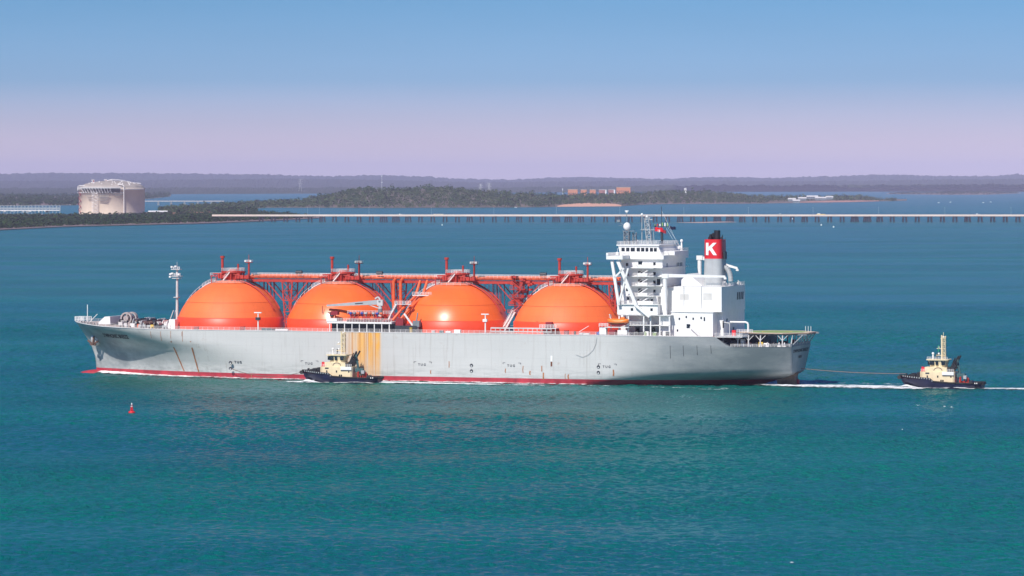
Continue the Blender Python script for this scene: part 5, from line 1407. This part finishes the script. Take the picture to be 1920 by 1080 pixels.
rows = []
for i in range(60):      # bow wave pushed ahead of the first tug
    x = -24+i*.25; u = i/59; rows.append([(tugp(tug1,x,3-2*u,.05),.1),(tugp(tug1,x,-.5-2.5*u,.2+.7*u*u),.45+.45*u),(tugp(tug1,x,-3-3*u,.3*u+.05),.4+.4*u),(tugp(tug1,x,-6-4*u,.05),.08)])
foam_mesh('tug_foam', rows)
x_l = tug1.location
rows = []
for i in range(90):      # churned water from the first tug's stern back along the ship
    x = 14+i*.9; u = i/89; f = (.95-.7*u)+.3*noise.noise(Vector((x*.15,4,4))); w = 3+3*u
    rows.append([(tugp(tug1,x,w,.05),.05),(tugp(tug1,x,w*.4,.5*(1-u)+.1),f),(tugp(tug1,x,-w*.4,.45*(1-u)+.1),f),(tugp(tug1,x,-w,.05),.05)])
foam_mesh('tug_foam', rows)
# scattered small whitecaps
mbw = []
for k in range(7):
    px, py = rnd.uniform(0,1920), rnd.choice([rnd.uniform(440,690), rnd.uniform(745,1060)]); p_ = G(px, py); w = rnd.uniform(.3,.75); rows = []
    if 150 < px < 1850 and py < 720: continue
    for i in range(7):
        q = -1+i/3; rows.append([(p_+Vector((q*w,-1.2*(1-q*q),.03)),.3),(p_+Vector((q*w,0,.18*(1-q*q)+.02)),.9*(1-q*q)),(p_+Vector((q*w,1.2*(1-q*q),.03)),.3)])
    mbw.append(rows)
vs, fs, fd = [], [], []
for rows in mbw:
    n = 3
    for i in range(len(rows)-1):
        for j in range(n-1): a = len(vs)+i*n+j; fs.append((a,a+1,a+n+1,a+n))
    for r in rows:
        for p_, f in r: vs.append(p_); fd.append(f)
o = MB().add(vs, fs, smooth=True).build('whitecaps', fo); at = o.data.attributes.new('fade','FLOAT','POINT'); at.data.foreach_set('value', fd); tag(o, kind='stuff')

# ------------------------------------------------------------------ channel buoy and gulls
by = empty('channel_buoy', G(247, 774)); by.scale = (.88,.88,.88); tag(by, 'small red channel buoy with a pale lantern floating ahead of the ship', 'buoy')
MB().lathe([(.1,-.6),(1.0,-.4),(1.25,.0),(1.25,.35),(.9,.6),(.2,.65)], 20).build('float', M['red'], by)
tw = MB(); 
for k in range(4):
    a = pi/4+k*pi/2; tw.bar((.8*cos(a),.8*sin(a),.5),(.18*cos(a),.18*sin(a),2.9),.12)
for z, r_ in ((1.1,.65),(1.7,.48),(2.3,.33)):
    for k in range(4): a, b_ = pi/4+k*pi/2, pi/4+(k+1)*pi/2; tw.bar((r_*cos(a),r_*sin(a),z),(r_*cos(b_),r_*sin(b_),z),.1)
tw.cyl((0,0,.5),(0,0,2.2),.36,.22,n=10); tw.build('tower', M['red'], by)
MB().cyl((0,0,2.9),(0,0,3.3),.2,n=10).ball((0,0,3.4),.22,n=10,m=6).build('lantern', M['white'], by)
MB().box(-.35,.25,-.3,.3,2.2,2.5).build('radar_reflector', M['white'], by)
def gull(px, py, z, rz, up, label):
    g = empty('seagull', G(px, py, z), rz); tag(g, label, 'seagull', 'gulls low over the water')
    b = MB(); vs, fs = [], []; n = 10
    for x, r_ in ((-.32,.01),(-.28,.05),(-.2,.07),(-.08,.10),(.1,.11),(.26,.07),(.42,.03)):
        for k in range(n): vs.append((x, r_*cos(2*pi*k/n), r_*sin(2*pi*k/n)))
    for i in range(6):
        for k in range(n): fs.append((i*n+k,(i+1)*n+k,(i+1)*n+(k+1)%n,i*n+(k+1)%n))
    b.add(vs, fs, smooth=True)
    b.build('body', M['white'], g)
    MB().cyl((-.30,0,0),(-.42,0,-.02),.025,.005,n=6).build('beak', M['yellow'], g)
    MB().add([(.35,-.04,0),(.35,.04,0),(.6,.13,.0),(.62,0,.0),(.6,-.13,0)], [(0,1,2,3,4)]).build('tail', M['white'], g)
    for s_ in (-1, 1):
        P_ = [(-.12,0),(.16,0),(.12,.38),(.22,.72),(.02,.66),(-.16,.34)]
        vs = [(x, s_*y, .05+(up*y if y < .4 else up*.4-(y-.4)*.1)) for x, y in P_]; vs2 = [(x,y,z-.03) for x,y,z in vs]
        MB().add(vs+vs2, [(0,1,2,5),(5,2,3,4),(6,11,8,7),(11,10,9,8)]+[(i,(i+1)%6,(i+1)%6+6,i+6) for i in range(6)]).build('wing', M['rail'], g)
for a in ((1721,760,.6,radians(80),.3,'white gull leftmost of three low over the water beyond the tug'),(1771,762.5,.8,radians(20),.5,'white gull in the middle of three below the following tug'),(1784,763.5,.7,radians(-10),.6,'white gull rightmost of three below the following tug')): gull(*a)
# ------------------------------------------------------------------ the long jetty across the bay
JY = 6858.0; u_ = JY/F_PX                     # metres per photo pixel at the jetty
jx = lambda px: (px-960)*u_
jet = empty('jetty', (0, JY, 0)); tag(jet, 'long pale concrete jetty on paired dark steel piles crossing the bay', 'jetty')
x0, x1 = jx(398), jx(1990)
MB().box(x0, x1, -6, 6, 10.2, 12.0).box(x0,x1,-6.3,-6.0,10.0,13.1).box(x0,x1,5.9,6.2,12.0,13.1).build('deck', M['jetty'], jet)
c = MB(); [c.cyl((x0+4,y,9.9),(x1,y,9.9),.5,n=8) for y in (-4.5,-3,3)]; c.box(x0,x1,-4.8,4.8,9.7,10.2); c.build('pipe_run', M['pile'], jet)
bents = []
px = 490.0; i = 0
pats = '2222232222443 2222 32223 22443 22322 2232 2443 2222322 24432'.replace(' ','')
while px < 1990:
    bents.append((px, int(pats[i % len(pats)]))); px += 22.9+(i*.012); i += 1
proto = {}
for px, k in bents:
    if k not in proto:
        b = MB(); offs = {2:(-2.6,2.2),3:(-3.8,-.6,3.4),4:(-5,-1.9,1.4,4.6)}[k]
        for j, ox in enumerate(offs):
            sp_ = 1.0*(ox/3.0)
            for y in (-3.5, 3.5): b.bar((ox,y,9.4),(ox+sp_,y*1.25,-2.0),2.4)
        b.box(offs[0]-1.0,offs[-1]+1.0,-5.6,5,9.2,10.1)
        o = b.build('pile_bent', M['pile'], jet); proto[k] = o
    else:
        o = proto[k].copy(); COL.objects.link(o); o.parent = jet
    o.location = (jx(px), 0, 0)
lp0 = None
for n_, px in enumerate((463,577,599,692,809,926,1043,1162,1282,1403,1524,1647,1771,1895)):
    loc = (jx(px), JY-5.5, 12.0)
    if lp0 is None:
        lp0 = empty('lamp_post', loc); MB().cyl((0,0,0),(0,0,13.5),.2,.13,n=6).build('pole', M['grey'], lp0); MB().bar((0,0,13.4),(0,2.4,13.9),.22).box(-.3,.3,2.0,3.0,13.7,14.0).build('lamp_head', M['white'], lp0); o = lp0
    else: o = copy_tree(lp0); o.location = loc
    side = {0:'leftmost lamp post, over the green point where the jetty starts',1:'jetty lamp post just left of the close pair by the mangrove tip',2:'jetty lamp post just right of the close pair by the mangrove tip',13:'rightmost lamp post on the jetty near the picture edge'}.get(n_, 'slim grey lamp post standing on the jetty, %s from the left' % ['','','','fourth','fifth','sixth','seventh','eighth','ninth','tenth','eleventh','twelfth','thirteenth'][n_] if 2 < n_ < 13 else '')
    tag(o, side, 'lamp post', 'lamp posts along the jetty')
def vehicle(name, px, col, L_, H_, label, cat):
    v = empty(name, (jx(px), JY-2, 12.02)); tag(v, label, cat)
    MB().box(-L_/2,L_/2,-1.1,1.1,.5,H_*.62).build('body', col, v)
    MB().xz([(-L_*.42,H_*.62),(-L_*.36,H_),(-L_*.12,H_),(-L_*.05,H_*.62)], -1.0, 1.0).build('cab', M['white'], v)
    for x in (-L_*.32, L_*.3):
        for y in (-1.0, 1.0): MB().cyl((x,y-.15,.45),(x,y+.15,.45),.45,n=10).build('wheel', M['rubber'], v)
vehicle('flatbed_truck', 1539, M['yellow'], 16, 3.2, 'long yellow truck parked on the right part of the jetty deck', 'truck')
vehicle('utility_truck', 1464, M['teal'], 6, 2.9, 'small greenish vehicle on the jetty left of the yellow truck', 'truck')
vehicle('van', 1833, M['grey'], 6, 3.0, 'grey van near the right end of the jetty', 'van')
vehicle('van', 751, M['offwhite'], 6, 2.6, 'pale van on the jetty in front of the wooded headland', 'van')
c = empty('barrier_screen', (jx(822), JY-5.9, 12.0)); tag(c, 'low buff barrier on the jetty rail in front of the wooded headland', 'barrier'); MB().box(-9,9,-.3,0,1.1,2.2).build('panel', M['buff'], c); MB().box(-8.8,-8.5,-.2,.1,0,1.1).box(8.5,8.8,-.2,.1,0,1.1).box(-.2,.2,-.2,.1,0,1.1).build('panel_post', M['grey'], c)

# ------------------------------------------------------------------ storage tank
TY = 8060.0; k = TY/F_PX
tk = empty('storage_tank', ((209.8-960)*k, TY, 1.2)); tag(tk, 'huge round pale concrete storage tank with domed roof and stair gantries', 'storage tank')
R_ = 61.5*k; HW = 55.5
MB().lathe([(R_,0),(R_,HW),(R_+.8,HW+.1),(R_+.8,HW+1.6),(R_-1,HW+1.7)], 96).build('wall', M['concrete'], tk)
MB().lathe([(R_-1,HW+1.2)]+[(R_*cos(a)*.985, HW+1.2+15.5*sin(a)) for a in [pi/2*i/12 for i in range(13)]], 64).build('roof', mat('roof_concrete', (.36,.31,.28), .85, var=.25, scale=.15), tk)
def ang(px):           # azimuth on the near face for a photo column
    return math.asin(max(-1, min(1, (px-209.8)/61.5)))
def cp(px, z, off=0.0): a = ang(px); return Vector(((R_+off)*sin(a), -(R_+off)*cos(a), z))
wht = M['rail']
g = MB()
for z in (HW-1.0, HW-8.5):
    pts = [cp(p, z, 2.5) for p in range(149, 271, 4)] if z > 50 else [cp(p, z, 2.5) for p in range(149, 238, 4)]
    g.path(pts, .9 if z > 50 else .7, n=8)
g.build('ring_pipe', wht, tk)
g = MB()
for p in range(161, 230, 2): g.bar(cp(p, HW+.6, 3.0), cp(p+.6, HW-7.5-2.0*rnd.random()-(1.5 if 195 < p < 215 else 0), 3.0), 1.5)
g.build('gallery_shade_bars', M['dark'], tk)  # dense dark bars added to stand for the shadow under the gallery
g = MB(); pts = [cp(p, HW+1.2, 4) for p in range(158, 232, 3)]
for a, b in zip(pts, pts[1:]): g.bar(a, b, 10.0, 1.6)
pts = [cp(p, HW-1.5, 3.5) for p in range(161, 222, 3)]
gal = g.build('rim_gallery', M['grey'], tk)
g = MB()
for p in range(163, 218, 5): g.bar(cp(p, HW+1.0, 9), cp(p+2.5, HW-9.0, 4.5), 1.1)
for p in range(163, 218, 8): g.bar(cp(p+2, HW+1.0, 8), cp(p, HW-9.5, 1), .8)
g.rail([cp(p, HW+1.7, 8) for p in range(158, 232, 4)], 2.2, 3.5, .35)
g.build('gallery_strut', wht, gal)
g = MB()
for p in (182, 191): g.bar(cp(p, 0, 7), cp(p, HW-6, 7), .5); g.bar(cp(p, 0, 2), cp(p, HW-6, 2), .5)
for i in range(13):
    z = i*3.8; a, b = cp(182, z, 7), cp(191, z, 7); g.bar(a, b, .45); c2, d2 = cp(182, z+3.8, 7), cp(191, z+3.8, 7); g.bar(a if i%2 else b, d2 if i%2 else c2, .4)
g.build('stair_tower', wht, tk)
g = MB()
for i in range(7):
    z = HW-13+i*0; 
for i in range(5): z = HW-12-i*2.9; g.bar(cp(193, z, 6), cp(212-i*1.2, z-1.6, 6), 1.6, .7)
g.build('access_walkway', M['midgrey'], tk); g = MB()
for i in range(3): z = HW-13-i*3.2; g.bar(cp(171+i, z, 6), cp(181, z, 6), 1.4, .5)
g.build('access_walkway', M['midgrey'], tk)
g = MB(); zz = [cp(152.5+(i%2)*5, HW-7-i*6.2, 3.0) for i in range(9)]
for a, b in zip(zz, zz[1:]): g.bar(a, b, 1.2, .9)
g.build('outside_stair', M['darkred'], tk)
g = MB(); g.path([cp(237,0,3),cp(237,HW+5.5,3),cp(235,HW+8.5,1),cp(229,HW+8.5,-6)], .9, n=8); g.path([cp(149.5,HW-4,3),cp(149.5,HW+5,2),cp(151,HW+6.5,0),cp(158,HW+6.5,-5),cp(160,HW+3,-5)], .8, n=8); g.build('down_pipe', wht, tk)
g = MB(); pts = [cp(p, z, 3) for p, z in ((214,HW-9),(219,HW-11),(223,HW-14),(229,HW-13),(237,HW-10.5))]; g.path(pts, .6); g.build('draped_cable', M['midgrey'], tk)
for p, z, y, mt_ in ((176,HW+13.5,-14,'redorange'),(199,HW+14,-8,'redorange')):
    x = (p-209.8)*k; MB().box(x-1.6,x+1.6,y-2,y+2,HW+8,z+4).box(x-3.5,x+3.2,y-2.5,y+2,z+3.5,z+5.5).build('roof_pump', M['rail'] if p == 0 else M['offwhite'], tk)
    MB().box(x+.2,x+2.6,y-2.6,y-2.1,z-.5,z+4).build('pump_panel', M['darkred'], tk)
g = MB(); g.path([((p-209.8)*k, -10, HW+z) for p, z in ((183,9),(190,13.0),(205,17.6),(212,18)) ], .9, n=8); g.rail([((p-209.8)*k, 0, HW+z) for p, z in ((206,17.4),(222,17.0),(236,14),(250,10.5),(264,9.5))], 2.4, 5, .4)
for i in range(26):
    a = rnd.uniform(-1.2,1.2); rr_ = R_*rnd.uniform(.55,.9); z = HW+1.2+15.5*sqrt(1-(rr_/R_)**2); g.box(rr_*sin(a)-1,rr_*sin(a)+1,-rr_*cos(a)-1,-rr_*cos(a)+1,z-1,z+rnd.uniform(.8,2.2))
g.build('roof_pipework', wht, tk)

# ------------------------------------------------------------------ plant and buildings by the tank
PY = 8350.0; k2 = PY/F_PX; hx = lambda px, Y=PY: (px-960)*Y/F_PX
pr = empty('pipe_rack', (0, PY, 1.0)); tag(pr, 'long steel pipe rack with white pipes at the left edge beside the tank', 'pipe rack')
fr = MB(); xs_ = [hx(-40+i*6.6) for i in range(24)]
for x in xs_:
    for y in (0, 12): fr.bar((x,y,0),(x,y,18),.7)
for z in (6.5, 12, 18):
    for y in (0, 12): fr.bar((xs_[0],y,z),(xs_[-1],y,z),.55)
for a, b in zip(xs_[::2], xs_[1::2]): fr.bar((a,0,6.5),(b,0,12),.35); fr.bar((b,0,12),(a,0,18),.35)
fr.build('frame', M['grey'], pr)
c = MB(); [c.cyl((xs_[0],y,z),(xs_[-1],y,z),r_,n=8) for y,z,r_ in ((-.5,7.6,.8),(2,8.2,.7),(5,7.8,.9),(3,12.8,.5))]; c.build('pipe', wht, pr)
c = MB(); [c.box(x,x+rnd.uniform(2,7),-2,3,3+rnd.random()*3,7) for x in [rnd.uniform(xs_[0],xs_[-1]) for _ in range(22)]]; c.build('process_vessel', M['offwhite'], pr)
def shed(name, px0, px1, Y, z0, h, roofh, wall, roof, label, cat='building', depth=None, group=None):
    x0, x1 = hx(px0, Y), hx(px1, Y); d = depth or (x1-x0)*.6
    o = empty(name, ((x0+x1)/2, Y, z0)); tag(o, label, cat, group); w = (x1-x0)/2
    MB().box(-w, w, 0, d, -3, h).build('wall', wall, o)
    MB().yz([(-.8,h),(d+.8,h),(d/2,h+roofh)], -w-.8, w+.8).build('roof', roof, o)
    return o
s_ = shed('warehouse', 278, 313, 8250, 1.5, 5.0, 2.5, M['midgrey'], M['white'], 'long low shed with white roof just right of the tank', depth=20)
for i in range(5): x = -16+i*8; MB().box(x,x+3.5,-.15,.1,.2,3.6).build('door', M['dark'], s_)
# small trestle behind the tank
TY2 = 11400.0; tb = empty('small_trestle', (0, TY2, 0)); tag(tb, 'thin low trestle with three squat piers right of the storage tank', 'trestle')
MB().box(hx(268,TY2), hx(420,TY2), -3, 3, 11.6, 13.2).build('deck', M['jetty'], tb)
for px in (297, 321, 346, 371, 396): x = hx(px, TY2); MB().box(x-3,x+3,-4,4,-1,8.5).box(x-1.4,x+1.4,-2,2,8.5,11.6).build('pier', M['midgrey'], tb)
# ------------------------------------------------------------------ on the headland
brick = mat('orange_cladding', (0.62,0.24,0.13), .8, var=.12, scale=.05); brick2 = mat('dull_red_cladding', (0.40,0.17,0.15), .8, var=.15, scale=.05)
BL = [(1065,1083,355.5,'leftmost and widest of the row of orange blocks on the headland',brick),(1089,1100,356,'second orange block from the left on the headland ridge',brick),(1106,1117,356,'third orange block from the left on the headland ridge',brick),(1123,1137,356,'fourth block from the left, dull red with white end, on the headland',brick2),(1141,1153,356,'fifth block from the left, dull red beside the tall one',brick2),(1156,1182,351.5,'tall orange block at the right end of the headland row',brick)]
for px0, px1, pt_, lab, mt_ in BL:
    Y = 12750.0; x0, x1 = hx(px0,Y), hx(px1,Y); zt = CAM_H-(pt_-HORIZON)*Y/F_PX; w = (x1-x0)/2
    o = empty('storage_block', ((x0+x1)/2, Y, 20)); tag(o, lab, 'building', 'row of orange blocks on the headland')
    MB().box(-w, w, 0, 26, -8, zt-20).build('wall', mt_, o); MB().box(-w-.6,w+.6,-.6,26.6,zt-20,zt-18.8).build('roof', M['offwhite'] if mt_ is brick2 else M['buff'], o)
    for i in range(int(w*2/7)): MB().box(-w+2+i*7,-w+5.2+i*7,-.3,.1,zt-34,zt-30.5).build('window', M['dark'], o)
    if mt_ is brick2: MB().box(w-4,w+.3,-.5,.1,-4,zt-20.2).build('end_wall', M['white'], o)
def mast_thing(name, px, ytop, Y, zb, w, label, cat, kind_, group=None):
    o = empty(name, (hx(px,Y), Y, zb)); tag(o, label, cat, group); h = CAM_H-(ytop-HORIZON)*Y/F_PX-zb
    if kind_ == 'pylon':
        c = MB(); c.bar((-w,0,0),(0,0,h),.55); c.bar((w,0,0),(0,0,h),.55); c.bar((-w*.9,0,h*.2),(w*.6,0,h*.5),.4); c.bar((w*.9,0,h*.2),(-w*.6,0,h*.5),.4); c.build('lattice', M['rail'], o)
        for z, a in ((.62,w*1.6),(.78,w*1.9),(.93,w*1.3)): MB().bar((-a,0,h*z),(a,0,h*z),.5).build('cross_arm', M['rail'], o)
    else:
        MB().cyl((0,0,0),(0,0,h),.8,.5,n=8).build('pole', M['rail'], o)
        for z, r_ in (((1.0,3.2),(.62,3.8)) if kind_ == 'tower' else ((.95,1.4),)): MB().cyl((0,0,h*z-2.4),(0,0,h*z+1.2),r_,n=12).build('drum', M['white'], o)
mast_thing('power_pylon', 901, 344.5, 13400, 30, 4.2, 'left of two pale lattice pylons above the headland trees', 'pylon', 'pylon', 'pylons above the headland')
mast_thing('power_pylon', 917, 342.5, 13200, 30, 5.2, 'right and larger of two pale lattice pylons above the headland trees', 'pylon', 'pylon', 'pylons above the headland')
mast_thing('power_pylon', 563, 335, 19000, 20, 7, 'faint distant pylon on the hazy shore left of the headland', 'pylon', 'pylon', 'pylons above the headland')
mast_thing('water_tower', 716, 330, 17500, 20, 4, 'slender white two drum tower rising behind the headland crest', 'tower', 'tower')
mast_thing('beacon_mast', 1055, 353.5, 12600, 22, 2, 'short white mast just left of the orange blocks', 'mast', 'mast')
o = empty('lookout_tower', (hx(1285,12700), 12700, 25)); tag(o, 'small square white tower poking above the headland trees', 'tower')
MB().box(-3.6,3.6,0,7,0,23).build('wall', M['white'], o); MB().box(-4.2,4.2,-.6,7.6,23,24).build('roof', M['rail'], o); MB().box(-1.4,1.4,-.2,.1,15,18).build('window', M['dark'], o)
LB = [(1478,1492,371.2,12300,'low white roofed building at the left edge of the shore hamlet'),(1497,1512,369.5,12420,'white roofed building second from the left in the shore hamlet'),(1513,1534,366.5,12550,'largest white roofed building in the middle of the shore hamlet'),(1529,1549,369,12380,'white roofed building in front of the largest one in the hamlet'),(1549,1562,367.5,12500,'rightmost white roofed building of the shore hamlet'),(1487,1500,374,12180,'pale building nearest the water in the shore hamlet')]
for px0, px1, y, Y, lab in LB:
    zt = CAM_H-(y-HORIZON)*Y/F_PX; z0 = max(2, zt-8); s_ = shed('shore_house', px0, px1, Y, z0, zt-z0-4.5, 4.5, M['midgrey'], M['offwhite'], lab, group='white roofed houses on the shore', depth=16)
    x0, x1 = hx(px0,Y), hx(px1,Y); w = (x1-x0)/2
    for i in range(int(w*2/6)): MB().box(-w+1.5+i*6,-w+4.2+i*6,-.2,.1,1.0,3.4).build('window', M['dark'], s_)
# ------------------------------------------------------------------ small craft and marker floats
def motor_boat(px, py, L_, label, rz=0.0):
    p_ = G(px, py); o = empty('motor_boat', p_, rz); tag(o, label, 'boat', 'small white boats far off')
    h = MB(); vs = []
    for x, w in ((-.5,.02),(-.35,.12),(-.1,.17),(.3,.17),(.5,.14)):
        for s_, z in ((-1,.16),(-.6,-.02),(.6,-.02),(1,.16)): vs.append((x*L_, s_*w*L_, z*L_))
    h.add(vs, [(i*4+j,i*4+j+1,i*4+j+5,i*4+j+4) for i in range(4) for j in range(3)]+[(i*4+3,i*4,i*4+4,i*4+7) for i in range(4)]+[(16,17,18,19)])
    h.build('hull', M['white'], o)
    MB().box(-.18*L_,.22*L_,-.11*L_,.11*L_,.15*L_,.30*L_).build('cabin', M['white'], o)
    MB().box(-.17*L_,.18*L_,-.115*L_,.115*L_,.20*L_,.26*L_).build('cabin_window', M['glass'], o)
for px, py, L_, lab in ((1760,380.5,8,'white boat moored leftmost of four in the right distance'),(1782,379.3,7,'white boat moored second from left of four in the right distance'),(1843.5,380.3,7,'white boat moored third of four in the right distance'),(1857.5,379.2,8,'white boat moored rightmost of four in the right distance'),(682,388.6,9,'small white boat off the wooded headland left of the beach'),(967,389.4,7,'tiny white boat by the headland shore behind the jetty')): motor_boat(px, py, L_, lab, rnd.uniform(-.6,.6))
for px, py, r_, lab in ((1540,422.8,1.2,'white float beyond the jetty, upper left of the right-hand pair'),(1563,426.6,1.2,'white float, lower right of the right-hand pair near the jetty'),(829,422.8,1.0,'lone white float between the jetty and the third tank dome'),(1486,411.2,1.0,'small white float among the jetty piles right of the sand spit')):
    o = empty('marker_float', G(px, py)); tag(o, lab, 'float', 'white floats near the jetty'); MB().ball((0,0,.7),r_*1.1,n=12,m=8).build('float_body', M['white'], o); MB().cyl((0,0,1.5),(0,0,3.0),.25,.1,n=6).build('float_staff', M['white'], o)
